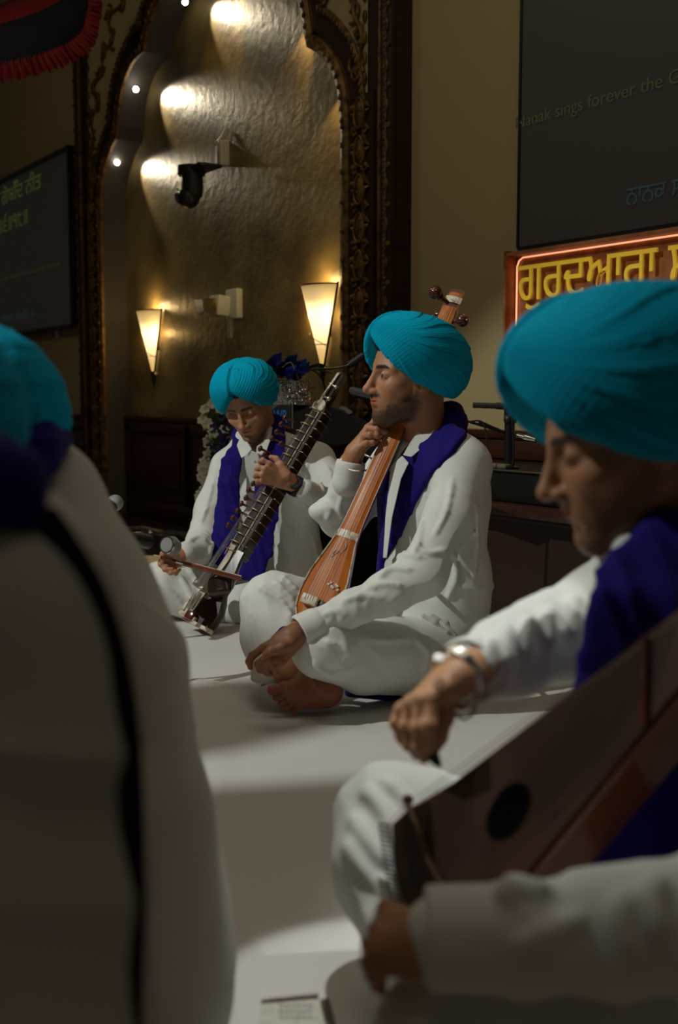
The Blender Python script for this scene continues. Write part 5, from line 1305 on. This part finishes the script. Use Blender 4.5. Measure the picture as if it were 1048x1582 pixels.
# ================================================================ the dark fretted bowed lute
def esraj():
    t = thing('bowed_lute', P(340, 960, 3.8), 'dark bowed lute with many curved frets and side pegs, its foot resting on the sheet', 'bowed lute')
    A = P(296, 962, 3.72); Hd = P(528, 572, 3.92); ax = Hd-A; Lg = np.linalg.norm(ax); e = ax/Lg
    n = -FW*.80-RT*.60; n = n-e*(n@e); n /= np.linalg.norm(n); w = np.cross(e, n)
    if w@RT < 0: w = -w
    RR = Matrix((V3(w), V3(e), V3(n))).transposed()
    def Q(d, a=0, h=0): return A+e*d+w*a+n*h
    def dpx(y): return float(np.interp(-y, [-962, -572], [0, Lg]))
    # neck: a deep square-edged beam
    d0, d1 = dpx(860), dpx(630)
    mb = MB(); mb.prism([Q(d0, -.030), Q(d0, .034, 0), Q(d1, .026, 0), Q(d1, -.020)], -n*.05); o = mb.build('neck', M['esrajwood'], t, split=30); b = o.modifiers.new('b', 'BEVEL'); b.width = .005; b.segments = 3
    mb = MB(); mb.prism([Q(d1-.01, -.016, .001), Q(d1-.01, .018, .001), Q(Lg-.02, .014, -.004), Q(Lg, .008, -.008), Q(Lg, -.006, -.008), Q(Lg-.03, -.010, -.004)], -n*.032); o = mb.build('head', M['esrajwood'], t, split=30); b = o.modifiers.new('b', 'BEVEL'); b.width = .004; b.segments = 2
    mb = MB(); mb.prism([Q(d1-.01, -.016, .0035), Q(d1-.01, -.006, .0035), Q(Lg-.012, .000, .000), Q(Lg-.012, -.008, .000)], n*.003); mb.build('head_edge', M['ivory'], t)
    # fingerboard and its arched frets
    mb = MB(); mb.prism([Q(d0-.01, -.028, .001), Q(d0-.01, .004, .001), Q(d1, .004, .001), Q(d1, -.018, .001)], n*.002); mb.build('fingerboard', M['esrajwood'], t); MB().tube([Q(d0-.01, .012, .003), Q(d1, .010, .003)], .0022, 6).build('edge_line', M['ivory'], t); MB().tube([Q(d0-.01, -.027, .003), Q(d1, -.017, .003)], .0015, 6).build('edge_line', M['ivory'], t); MB().lathe(Q(d1, -.004, -.004), n, [(0, .024), (.008, .025), (.012, .018), (.012, .001)], 18).build('neck_cap', M['ivory'], t)
    nf = 19; proto = None
    for i in range(nf):
        d = d0+.01+(d1-d0-.03)*(i/(nf-1))**1.0
        if proto is None:
            mb = MB(); pts = [V3(w)*a+V3(n)*h for a, h in ((-.030, .002), (-.026, .012), (-.014, .018), (.0, .018), (.010, .012), (.013, .002))]
            mb.tube(spl(pts, 4), .0019, 6); mb.tube([V3(w)*.013, V3(w)*.036-V3(n)*.002, V3(w)*.036-V3(n)*.05], .0008, 5); p = mb.build('fret', mat('dull_brass', (.38, .30, .17), .45, metal=.55), t); proto = p
        else: p = proto.copy(); COL.objects.link(p)
        p.location = V3(Q(d)); p.scale = (1, 1, 1)
    # body: waisted skin-covered box
    mb = MB(); prof_ = [(0.0, .062), (.03, .075), (.07, .078), (.105, .062), (.135, .050), (.17, .052), (.21, .044), (.25, .036), (d0+.02, .032)]
    rings = []
    for d, hw in prof_:
        r = [Q(d, hw*.85*math.cos(a)+.012, -.085*min(1, hw/.07)*math.sin(a)) for a in np.linspace(0, PI, 13)]; rings.append(r)
    for a, b in zip(rings[:-1], rings[1:]): mb.strip(a, b)
    mb.strip(rings[0][:7], rings[0][:5:-1]); mb.build('body', M['esrajwood'], t, split=45)
    mb = MB(); fl = []
    for s_ in (-1, 1):
        fl.append([Q(d, hw*.85*s_+.012, .001) for d, hw in prof_])
    mid = [Q(d, .012, .004) for d, hw in prof_]
    mb.strip(fl[0], mid); mb.strip(mid, fl[1]); mb.build('soundboard', M['esrajwood'], t, split=60)
    mb = MB(); mb.prism([Q(d, a, .004) for d, a in ((.02, -.050), (.06, -.052), (.10, -.034), (.14, -.022), (.20, -.018), (.26, -.014), (d0+.03, -.022), (d0+.03, .0), (.24, .006), (.19, .000), (.14, -.002), (.10, -.008), (.05, -.012), (.02, -.018))], n*.004); mb.build('skin_strip', M['skin_head'], t)
    # carved wooden guard that catches the light, feet and string holder
    g = SDF(); g.ecap(Q(.13, .050, .02), Q(.16, .030, .02), .045, .045, .02, .03, e, k=.01); g.plane(Q(.13, .05, -.01), -n, .003); g.mesh('polished_shoulder', .003, M['esrajwood'], t)
    mb = MB(); mb.box(Q(.012, -.02, .012), (.075, .018, .016), R=RR, bev=.003); mb.box(Q(.04, -.052, .008), (.012, .07, .012), R=RR, bev=.003); mb.box(Q(.002, .055, .01), (.10, .014, .014), R=Matrix.Rotation(0, 3, 'X') @ RR, bev=.003); mb.build('inlaid_foot', M['ivory'], t)
    mb = MB(); mb.box(Q(.018, -.004, .02), (.03, .03, .02), R=RR, bev=.003); mb.build('foot_block', M['peg'], t)
    mb = MB(); mb.box(Q(.115, -.034, .018), (.05, .010, .026), R=RR, bev=.003); mb.build('bridge', M['ivory'], t)
    mb = MB(); mb.box(Q(.06, -.034, .014), (.006, .05, .004), R=RR); mb.box(Q(.07, -.022, .014), (.006, .06, .004), R=RR); mb.build('string_holder', M['chrome'], t)
    for j in range(5):
        a = -.024+j*.0055; mb = MB(); mb.tube([Q(.05, -.03+j*.002, .014), Q(.115, -.044+j*.005, .032), Q(d1, -.012+j*.004, .012), Q(Lg-.06, .0, .006)], .0007, 5); mb.build('string', M['chrome'], t)
    for j in range(5):
        mb = MB(); mb.tube([Q(.115, -.05+j*.003, .028), Q(d0+.02+.05*j, -.048, .0)], .0006, 5); mb.build('sympathetic_string', M['chrome'], t)
    # row of side pegs
    mb = MB(); mb.prism([Q(d0+.0, -.036, -.01), Q(d0+.0, -.028, -.01), Q(d1-.06, -.022, -.01), Q(d1-.06, -.028, -.01)], -n*.02); mb.build('peg_rail', M['esrajwood'], t)
    proto = None; pegs = [(402, 693), (409, 702), (420, 677), (427, 667), (434, 655), (440, 645), (397, 736), (391, 747), (384, 757), (380, 769), (373, 778), (367, 789), (360, 800), (353, 811), (434, 685)]
    for i, (x, y) in enumerate(pegs):
        base = P(x+11, y+5, 3.80+(.10*(811-y)/200)); tip = base+(P(x, y, 3.80)-P(x+11, y+5, 3.80))-0*FW
        if proto is None:
            d = V3(tip-base); L = d.length; d.normalize(); mb = MB(); mb.lathe((0, 0, 0), d, [(-.01, .003), (L*.7, .0045), (L*.85, .006)], 10); mb.sphere(d*L, .0112, 14, (1, 1, .7), R=d.to_track_quat('Z', 'Y').to_matrix()); p = mb.build('tuning_peg', M['peg'], t); proto = p
        else: p = proto.copy(); COL.objects.link(p)
        p.location = V3(base)
    for (x, y) in ((508, 616), (480, 618), (474, 603)):
        mb = MB(); b = P(x-10 if x > 490 else x+12, y-6, 3.9); tp = P(x, y, 3.88); mb.tube([b, tp], .004, 8); mb.sphere(tp, .009, 12); mb.build('head_peg', M['chrome'] if x > 490 else M['peg'], t)
    mb = MB(); tp = P(519, 598, 3.9); mb.tube([P(510, 592, 3.91), tp], .003, 8); mb.sphere(tp, .008, 12); mb.build('head_peg', M['chrome'], t)
    bo = thing('violin_bow', P(240, 858, 3.76), 'reddish bow with a gold tip held in the hand at the far left', 'bow')
    a, b = P(238, 858, 3.72), P(373, 894, 3.66); d = (b-a); 
    MB().tube([a, a+d*.13], .0045, 8).build('gold_button', M['brass'], bo)
    MB().tube([a+d*.08, a+d*.28], [.0052, .0058], 10).build('dark_grip', M['peg'], bo)
    MB().tube([a+d*.26, a+d*.34], .0068, 10).build('silver_winding', M['chrome'], bo)
    MB().tube([a+d*.32, a+d*.7, b], [.0082, .0088, .0085], 10, flat=(FW, .6)).build('bow_stick', M['redwood'], bo)
    MB().tube([a+d*.30+UP*.007, b+UP*.008], .0022, 6).build('bow_hair', M['ivory'], bo)
esraj()

# ================================================================ microphones and stands
def rod(mb, a, b, r): mb.tube([a, b], r, 10)
t = thing('microphone', P(228, 838, 3.66), 'handheld microphone with grey grille pointing at the dark fretted lute', 'microphone', 'microphones on the stage')
a, b = P(205, 832, 3.5), P(258, 842, 3.66); d = (b-a)/np.linalg.norm(b-a)
MB().lathe(a-d*.09, d, [(0, .014), (.05, .018), (.12, .021), (.17, .024)], 18).build('handle', M['black'], t)
g = MB(); g.lathe(b-d*.0, d, [(-.004, .022), (.002, .027), (.018, .030), (.03, .030), (.045, .026), (.054, .014), (.057, .001)], 22); g.build('grille', M['mesh_grey'], t)
MB().lathe(b, d, [(-.002, .028), (.002, .029), (.004, .028)], 22).build('grille_ring', M['chrome'], t); MB().lathe(b+d*.024, d, [(0, .031), (.003, .032), (.006, .031)], 22).build('grille_band', M['mesh_grey'], t)
t = thing('microphone_stand', FL(215, 930, 0), 'low black microphone stand behind the pale blurred shirt on the left', 'microphone stand', 'microphone stands')
mb = MB(); rod(mb, P(205, 835, 3.52), P(150, 950, 3.5), .009); mb.build('pole', M['blackm'], t)
MB().lathe(FL(150, 990, 0), (0, 0, 1), [(0, .09), (.02, .09), (.025, .02)], 24).build('base', M['blackm'], t)
MB().box(P(212, 832, 3.56), (.05, .05, .04), bev=.01).build('clip', M['black'], t)
t = thing('microphone', P(178, 778, 3.0), 'blurred round microphone head peeping out behind the pale shirt', 'microphone', 'microphones on the stage')
MB().sphere(P(178, 777, 3.0), .022, 18).build('grille', M['mesh_grey'], t); a = P(178, 777, 3.0); MB().lathe(a, P(150, 800, 2.95)-a, [(.01, .018), (.15, .012)], 16).build('handle', M['black'], t); MB().tube([P(160, 792, 2.96), FL(150, 1060, .02)], .007, 8).build('stand_pole', M['blackm'], t); MB().lathe(FL(150, 1060, .004), (0, 0, 1), [(0, .08), (.015, .08), (.02, .01)], 20).build('stand_base', M['blackm'], t)
# cables and gear on the dark floor at left
t = thing('cable_pile', FL(240, 855, .0), 'dark clutter of cables on the floor beneath the wainscot at left', 'cables')
for j, pts in enumerate(([(205, 822), (225, 818), (250, 826), (280, 828)], [(210, 835), (240, 830), (262, 820), (290, 832)], [(215, 815), (235, 824), (270, 822), (300, 826)])):
    MB().tube(spl([P(x, y, 4.9-.05*j) for x, y in pts], 6), .006, 8).build('cable', M['black'], t)
MB().box(P(235, 838, 5.0)-np.array([0, 0, .07]), (.4, .12, .25), bev=.02).build('floor_box', M['black'], t)
MB().box(P(232, 821, 4.8), (.02, .02, .015), bev=.004).build('plug', M['chrome'], t)
# small drum
t = thing('hand_drum', FL(235, 905, 0), 'tan drum head half hidden behind the hand with the bow', 'drum')
c = P(232, 866, 4.35); MB().lathe(c-np.array([0, 0, .16]), (0, 0, 1), [(0, .07), (.03, .095), (.12, .10), (.155, .085)], 28).build('drum_shell', M['redwood'], t)
MB().lathe(c-np.array([0, 0, .006]), (0, 0, 1), [(0, .088), (.01, .09), (.014, .085), (.015, .001)], 28).build('drum_skin', mat('tan_drum_skin', (.42, .30, .16), .6), t)
# boom microphone over the first player
t = thing('microphone', P(548, 560, 3.95), 'black gooseneck microphone reaching in front of the gilded arch, left of the profile face', 'microphone', 'microphones on the stage')
mb = MB(); a, b = P(540, 564, 4.0), P(562, 549, 4.0); mb.tube([a, b], [.013, .013], 14); mb.build('foam_head', M['black'], t)
MB().tube(spl([P(480, 570, 4.2), P(510, 570, 4.1), P(530, 567, 4.02), P(541, 563, 4.0)], 5), .0035, 8).build('gooseneck', M['blackm'], t); MB().tube(spl([P(480, 570, 4.2), P(494, 580, 4.3), P(502, 600, 4.45), P(504, 628, 4.56)], 5), .0035, 8).build('gooseneck', M['blackm'], t)
t = thing('microphone', P(560, 608, 3.4), 'grey stick microphone just left of the profile face', 'microphone', 'microphones on the stage')
MB().tube([P(544, 603, 3.45), P(590, 614, 3.32)], .0115, 14).build('barrel', mat('grey_metal', (.06, .065, .07), .45, metal=.5), t); MB().tube([P(588, 614, 3.32), G(.24, 3.36, .70), G(.26, 3.40, .02)], .007, 8).build('stand_pole', M['blackm'], t); MB().lathe(G(.26, 3.40, .004), (0, 0, 1), [(0, .08), (.015, .08), (.02, .01)], 20).build('stand_base', M['blackm'], t)
# microphone stand at right, on the bench
bz = .545; t = thing('microphone_stand', P(787, 722, 3.72), 'black stand with a horizontal stick microphone and boom arm, right of the profile turban', 'microphone stand', 'microphone stands')
mb = MB(); rod(mb, P(787, 724, 3.72), P(788, 650, 3.72), .017); mb.build('pole', M['blackm'], t)
MB().lathe(P(787, 724, 3.72), (0, 0, 1), [(0, .032), (.006, .032), (.01, .018)], 20).build('base', M['blackm'], t)
mb = MB(); mb.box(P(789, 642, 3.72), (.04, .03, .055), bev=.008); mb.sphere(P(786, 648, 3.71), .017, 12); mb.box(P(802, 640, 3.72), (.03, .02, .02), bev=.005); mb.build('clamp', M['black'], t)
mb = MB(); mb.tube([P(731, 626, 3.72), P(768, 627, 3.72)], .0095, 14); mb.tube([P(766, 627, 3.72), P(830, 630, 3.72)], .0115, 14); mb.build('stick_microphone', mat('grey_metal_dark', (.05, .052, .05), .4, metal=.5), t)
mb = MB(); rod(mb, P(700, 644, 3.72), P(786, 670, 3.72), .0045); rod(mb, P(740, 652, 3.71), P(775, 667, 3.71), .0065); mb.build('boom_arm', M['blackm'], t)
mb = MB(); mb.tube([P(800, 673, 3.7), P(812, 676, 3.68)], .009, 12); mb.tube([P(812, 676, 3.68), P(828, 680, 3.66)], [.012, .007], 12); mb.build('plug', M['chrome'], t)
mb = MB(); mb.tube(spl([P(812, 622, 3.70), P(798, 628, 3.69), P(792, 645, 3.69), P(793, 670, 3.69), P(794, 700, 3.69), P(792, 722, 3.69)], 6), .0035, 8); mb.tube(spl([P(700, 650, 3.7), P(720, 652, 3.7), P(745, 652, 3.7), P(752, 680, 3.7), P(752, 722, 3.7)], 6), .003, 8); mb.build('cable', M['black'], t)
# bench and black case
def bx(y): return y
t = thing('low_bench', (-2.2, 2.55, 0), 'dark wooden bench with a moulded edge behind the musicians at right', 'bench')
z1 = P(760, 775, 3.70)[2]
MB().box((-2.2, 2.62, z1-.02), (2.3, .36, .04), bev=.008).build('bench_top', M['wainscot'], t); MB().box((-2.2, 2.66, (z1-.04)/2), (2.2, .26, z1-.04)).build('front_panel', M['framewood'], t); MB().box((-2.2, 2.50, z1-.048), (2.24, .06, .018), bev=.004).build('edge_moulding', M['darkwood'], t)
z2 = P(760, 723, 3.72)[2]
t = thing('equipment_case', (-2.2, 2.6, z1), 'long matt black equipment case lying on the low bench', 'case')
MB().box((-2.25, 2.61, (z1+z2)/2), (2.1, .26, z2-z1-.004), bev=.006).build('case_body', mat('matt_black_case', (.006, .006, .006), .6, spec=.2), t); MB().box((-2.25, 2.475, z2-.004), (2.1, .012, .004)).build('top_edge', mat('worn_metal_edge', (.12, .10, .06), .4, metal=.5), t)
tag(MB().box(P(772, 720, 3.73), (.09, .03, .016), bev=.006).build('folded_cloth', mat('drab_cloth', (.12, .11, .06), .8)), 'small olive lump lying on the black case beside the stand', 'cloth')

# ================================================================ lectern, sign, flowers
t = thing('lectern', P(510, 760, 4.5), 'large almost black lectern standing behind the two lute players', 'lectern')
M['blackwood'] = mat('black_lacquered_wood', (.005, .003, .0025), .7, spec=.12)
lp = [P(452, 626, 4.55), P(505, 626, 4.55), P(530, 633, 4.5), P(556, 646, 4.45), P(590, 664, 4.4), P(590, 880, 4.4), P(452, 900, 4.55)]
mb = MB(); mb.prism(lp, FH*.35+RT*.0); o = mb.build('cabinet', M['blackwood'], t, smooth=False); b_ = o.modifiers.new('b', 'BEVEL'); b_.width = .006; b_.segments = 2
MB().prism([P(528, 625, 4.53), P(545, 636, 4.47), P(540, 640, 4.47), P(524, 631, 4.53)], FH*.05).build('paper', M['jamb'], t)
for j, x in enumerate((514, 519, 524)): MB().tube([P(x, 688, 4.38), P(x+1.2, 685, 4.38)], .0022, 6).build('small_switch', M['chrome'], t)
t = thing('name_sign', P(435, 660, 4.35), 'small smoky panel with bright blue capital letters under the flower vase', 'sign')
lo, hi = P(405, 660, 4.35), P(450, 627, 4.35); mb = MB(); mb.prism([P(400, 662, 4.35), P(451, 662, 4.35), P(451, 626, 4.35), P(400, 626, 4.35)], FH*.01); mb.build('panel', mat('smoky_panel', (.07, .075, .08), .3), t)
text('blue_lettering', 'WR', mat('blue_letter', (.02, .22, .62), .5, emit=(.03, .3, .8), estr=.12), t, P(423, 653, 4.34), RT, (0, 0, 1), .07, .003, width=.052)
mb = MB(); mb.tube([P(452, 625, 4.33), P(452, 662, 4.33)], .003, 8); mb.build('post', M['mesh_grey'], t)
# vase with blue roses
t = thing('rhinestone_vase', P(449, 626, 4.48), 'silver rhinestone vase with blue roses standing behind the bent turban', 'vase')
c = P(449, 625, 4.6); R_ = 31/FPX*4.55; hgt = 37/FPX*4.55
MB().lathe(c, (0, 0, 1), [(0, R_), (hgt, R_), (hgt, R_-.006), (.01, R_-.006)], 48).build('vase_body', mat('grey_vase', (.16, .16, .15), .4, metal=.4), t)
mb = MB(); tm = bmesh.new(); bmesh.ops.create_icosphere(tm, subdivisions=1, radius=.0032); vv = [v.co.copy() for v in tm.verts]; ff = [[v.index for v in f.verts] for f in tm.faces]; tm.free()
V_, F_ = [], []
for j in range(14):
    for i in range(84):
        a = 2*PI*i/84; p = Vector((R_*math.cos(a), R_*math.sin(a), hgt*(j+.5)/14)); n0 = len(V_); rr = Matrix.Rotation(random.uniform(0, 3), 3, 'X') @ Matrix.Rotation(random.uniform(0, 3), 3, 'Z')
        V_ += [V3(c)+p+rr @ q for q in vv]; F_ += [[n0+k for k in f] for f in ff]
o = mesh_obj('rhinestones', [tuple(v) for v in V_], F_, mat('rhinestone', (.8, .8, .8), .05, metal=1), t, smooth=False); tag(o, kind='stuff')
M['blue_petal'] = mat('blue_petal', (.012, .035, .26), .6, spec=.3); M['leaf'] = mat('dark_green_leaf', (.03, .055, .015), .6); M['leaf2'] = mat('olive_leaf', (.10, .12, .03), .6); M['white_petal'] = mat('ivory_petal', (.62, .60, .44), .6); M['violet_petal'] = mat('violet_petal', (.02, .015, .11), .6)
def rose(c, r, up, m, parent, name='rose'):
    mb = MB(); up = V3(up).normalized(); u = up.orthogonal().normalized(); v = up.cross(u)
    for k in range(13):
        a = k*2.4; rad = r*(.18+.06*k); tilt = .25+.06*k
        cc = V3(c)+(u*math.cos(a)+v*math.sin(a))*rad*.55-up*(.02*k*r*3)
        cols = 5; rows = 4; g = []
        for i in range(rows+1):
            row = []
            for j in range(cols+1):
                s_ = (j/cols-.5)*1.5; h = i/rows; d = (u*math.cos(a+s_)+v*math.sin(a+s_)); row.append(V3(c)+d*rad*(.55+tilt*h**1.6*(1+.2*math.sin(j*2+k)))+up*r*(1.0*h-.03*k))
            g.append(row)
        for a_, b_ in zip(g[:-1], g[1:]): mb.strip(a_, b_)
    return mb.build(name, m, parent)
def leafm(mb, c, d, L, wd, up=(0, 0, 1)):
    d = V3(d).normalized(); s_ = d.cross(V3(up)).normalized(); A_, B_, C_ = [], [], []
    for i in range(7):
        f = i/6; w_ = wd*math.sin(PI*min(f*.95+.05, 1))**.8; p = V3(c)+d*L*f-V3((0, 0, 1))*L*.25*f*f
        A_.append(p-s_*w_); B_.append(p-V3((0, 0, 1))*wd*.3); C_.append(p+s_*w_)
    mb.strip(A_, B_); mb.strip(B_, C_)
for i, (x, y, r_) in enumerate(((429, 560, .036), (452, 562, .036), (464, 572, .040), (472, 573, .034), (440, 575, .036), (428, 578, .034), (449, 580, .034), (461, 583, .030), (436, 566, .03))):
    rose(P(x, y, 4.52+.05*(i % 3)), r_, (random.uniform(-.4, .4), -.5, 1), M['blue_petal'], t)
for i in range(16):
    mb = MB(); a = random.uniform(0, 2*PI); leafm(mb, c+np.array([.05*math.cos(a), .05*math.sin(a), hgt+random.uniform(.0, .06)]), (math.cos(a), math.sin(a), random.uniform(.1, .9)), random.uniform(.08, .14), .02); mb.build('leaf', M['leaf'] if i % 3 else M['leaf2'], t)
for pts in ([(410, 600), (415, 575), (432, 560), (440, 556)], [(420, 598), (430, 575), (448, 560), (456, 572), (462, 590)], [(400, 563), (380, 556), (362, 566), (350, 575)], [(415, 580), (400, 560), (385, 556), (370, 562)]):
    MB().tube(spl([P(x, y, 4.52) for x, y in pts], 5), .0035, 6).build('stem', M['leaf2'], t)
# hanging column of white and violet blossoms
t = thing('flower_garland', P(340, 770, 4.75), 'hanging column of ivory and violet blossoms beside the bent man\'s shoulder', 'flower garland')
def blossom(c, r, m, parent, np_=5):
    mb = MB(); up = V3(CC-c).normalized()+V3((random.uniform(-.7, .7), random.uniform(-.7, .7), random.uniform(-.5, .5))); up.normalize(); u = up.orthogonal().normalized(); v = up.cross(u)
    for k in range(np_):
        a = 2*PI*k/np_+random.uniform(-.2, .2); d = u*math.cos(a)+v*math.sin(a); s_ = up.cross(d); A_, B_, C_ = [], [], []
        for i in range(5):
            f = i/4; w_ = r*.42*math.sin(PI*(f*.85+.1)); p = V3(c)+d*r*f+up*r*.35*math.sin(f*2.2); A_.append(p-s_*w_); B_.append(p+up*r*.06); C_.append(p+s_*w_)
        mb.strip(A_, B_); mb.strip(B_, C_)
    return mb.build('blossom' if m is M['white_petal'] else 'violet_blossom', m, parent)
MB().tube([P(338, 630, 4.86), P(334, 768, 4.86)], .045, 14).build('foam_core', M['leaf'], t)
k_ = 0
for i in range(88):
    y = 622+148*i/87; x = 333+random.uniform(-20, 32)+(-3 if y > 700 else 0)+(random.uniform(10, 35) if y < 700 and i % 3 == 0 else 0)
    c_ = P(x, y, 4.76+.0016*abs(x-336)); vio = (645 < y < 722) and (x > 322) and random.random() < .62
    blossom(c_, random.uniform(.020, .030) if not vio else random.uniform(.018, .026), M['violet_petal'] if vio else M['white_petal'], t, 5 if vio else 6)
for i in range(12):
    mb = MB(); y = random.uniform(620, 720); leafm(mb, P(random.uniform(318, 365), y, 4.75), -FW+RT*random.uniform(-1, 1), .05, .014); mb.build('leaf', M['leaf2'] if i % 2 else M['leaf'], t)

# ================================================================ notebook on the sheet
t = thing('notebook', FL(460, 1600, .01), 'pale notebook page with faint writing on the white sheet at the bottom edge', 'notebook')
q = [FL(402, 1548, .012), FL(492, 1540, .012), FL(520, 1660, .012), FL(395, 1660, .012)]
MB().prism(q, (0, 0, -.008)).build('page', mat('cream_paper', (.60, .59, .50), .8, noise=(90, (.5, .5, .45), .5, .6)), t, smooth=False)
MB().tube([FL(404, 1546, .014), FL(492, 1538, .014)], .0035, 8).build('dark_binding', M['peg'], t)
MB().tube([FL(502, 1545, .008), FL(516, 1600, .008)], .006, 8, flat=((0, 0, 1), .4)).build('pen', mat('grey_brown_pen', (.10, .085, .06), .5), t)
for j in range(3):
    y = 1553+j*9; mb = MB()
    for i in range(6):
        x = 432+i*9; pts = [FL(x+k*1.8, y+(2 if k % 2 else -2)*random.uniform(.4, 1), .0135) for k in range(4)]; mb.tube(pts, .0006, 4)
    mb.build('handwriting', mat('faded_ink', (.16, .14, .2), .8), t)
# ================================================================ light
def area(name, loc, aim, sx, sy, e, col):
    l = bpy.data.lights.new(name, 'AREA'); l.shape = 'RECTANGLE'; l.size = sx; l.size_y = sy; l.energy = e; l.color = col
    o = bpy.data.objects.new(name, l); COL.objects.link(o); o.location = V3(loc); o.rotation_euler = (V3(aim)-V3(loc)).to_track_quat('-Z', 'Y').to_euler(); return o
def stage(name, loc, aim, e, col, size, blend=.25, soft=.05):
    l = bpy.data.lights.new(name, 'SPOT'); l.energy = e; l.color = col; l.spot_size = math.radians(size); l.spot_blend = blend; l.shadow_soft_size = soft
    o = bpy.data.objects.new(name, l); COL.objects.link(o); o.location = V3(loc); o.rotation_euler = (V3(aim)-V3(loc)).to_track_quat('-Z', 'Y').to_euler(); return o
# soft overhead fill; the last two are added for wall and frame
area('hall_fill_light', CC+FH*3.0-RT*.6+np.array([0, 0, 2.9]), CC+FH*3.0-RT*.4-np.array([0, 0, .8]), 1.4, 1.4, 11, (1, .88, .70))
area('hall_fill_light', CC+FH*.6+RT*.3+np.array([0, 0, 3.0]), CC+FH*1.4, 1.4, 1.4, 6, (1, .88, .70))
area('hall_fill_light', G(-3.4, 4.6, 4.1), G(-3.0, 6.5, .8), 1.2, 1.2, 16, (1, .86, .62))  # added fill that brightens the left wall, no fixture known there
area('hall_fill_light', G(.6, 2.6, 4.1), G(-.2, 5.0, 1.6), .8, .8, 4.5, (1, .84, .60))  # added fill that brightens the arch frame
# two stage spotlights hanging together in the hall, off to the left
LS = np.array([-3.2, -1.95, 3.9])
stage('stage_beam', LS, P(470, 960, 3.2), 470, (.96, 1, .95), 37, .25, .014)
stage('stage_beam', LS+np.array([0, 0, .03]), P(740, 960, 1.5), 330, (.96, 1, .95), 14, .6, .014)
stage('stage_beam', G(.15, 1.95, 3.9), G(.075, 1.36, 0), 230, (.94, 1, .96), 8.2, .25, .014)  # extra spot added to light a small floor pool by the near knee
# added unseen panels, shaped to block the beam into shadow strips on the floor
for nm, poly in (('beam_blocker', [(200, 1072), (300, 1060), (392, 1056), (470, 1092), (520, 1112), (440, 1136), (315, 1166), (200, 1185)]), ('beam_blocker', [(200, 1240), (320, 1220), (575, 1203), (560, 1432), (340, 1478), (200, 1500)])):
    mb = MB(); mb.prism([LS+(FL(*q)-LS)*(.72/3.9) for q in poly], (0, 0, .02)); o = mb.build(nm, M['ceil'], smooth=False); tag(o, kind='structure')
w = bpy.data.worlds.new('world'); SC.world = w; w.use_nodes = True
w.node_tree.nodes['Background'].inputs[0].default_value = (1, .82, .6, 1); w.node_tree.nodes['Background'].inputs[1].default_value = .022
SC.view_settings.view_transform = 'Standard'; SC.view_settings.look = 'None'; SC.view_settings.exposure = 0; SC.view_settings.gamma = 1; SC.view_settings.use_curve_mapping = False
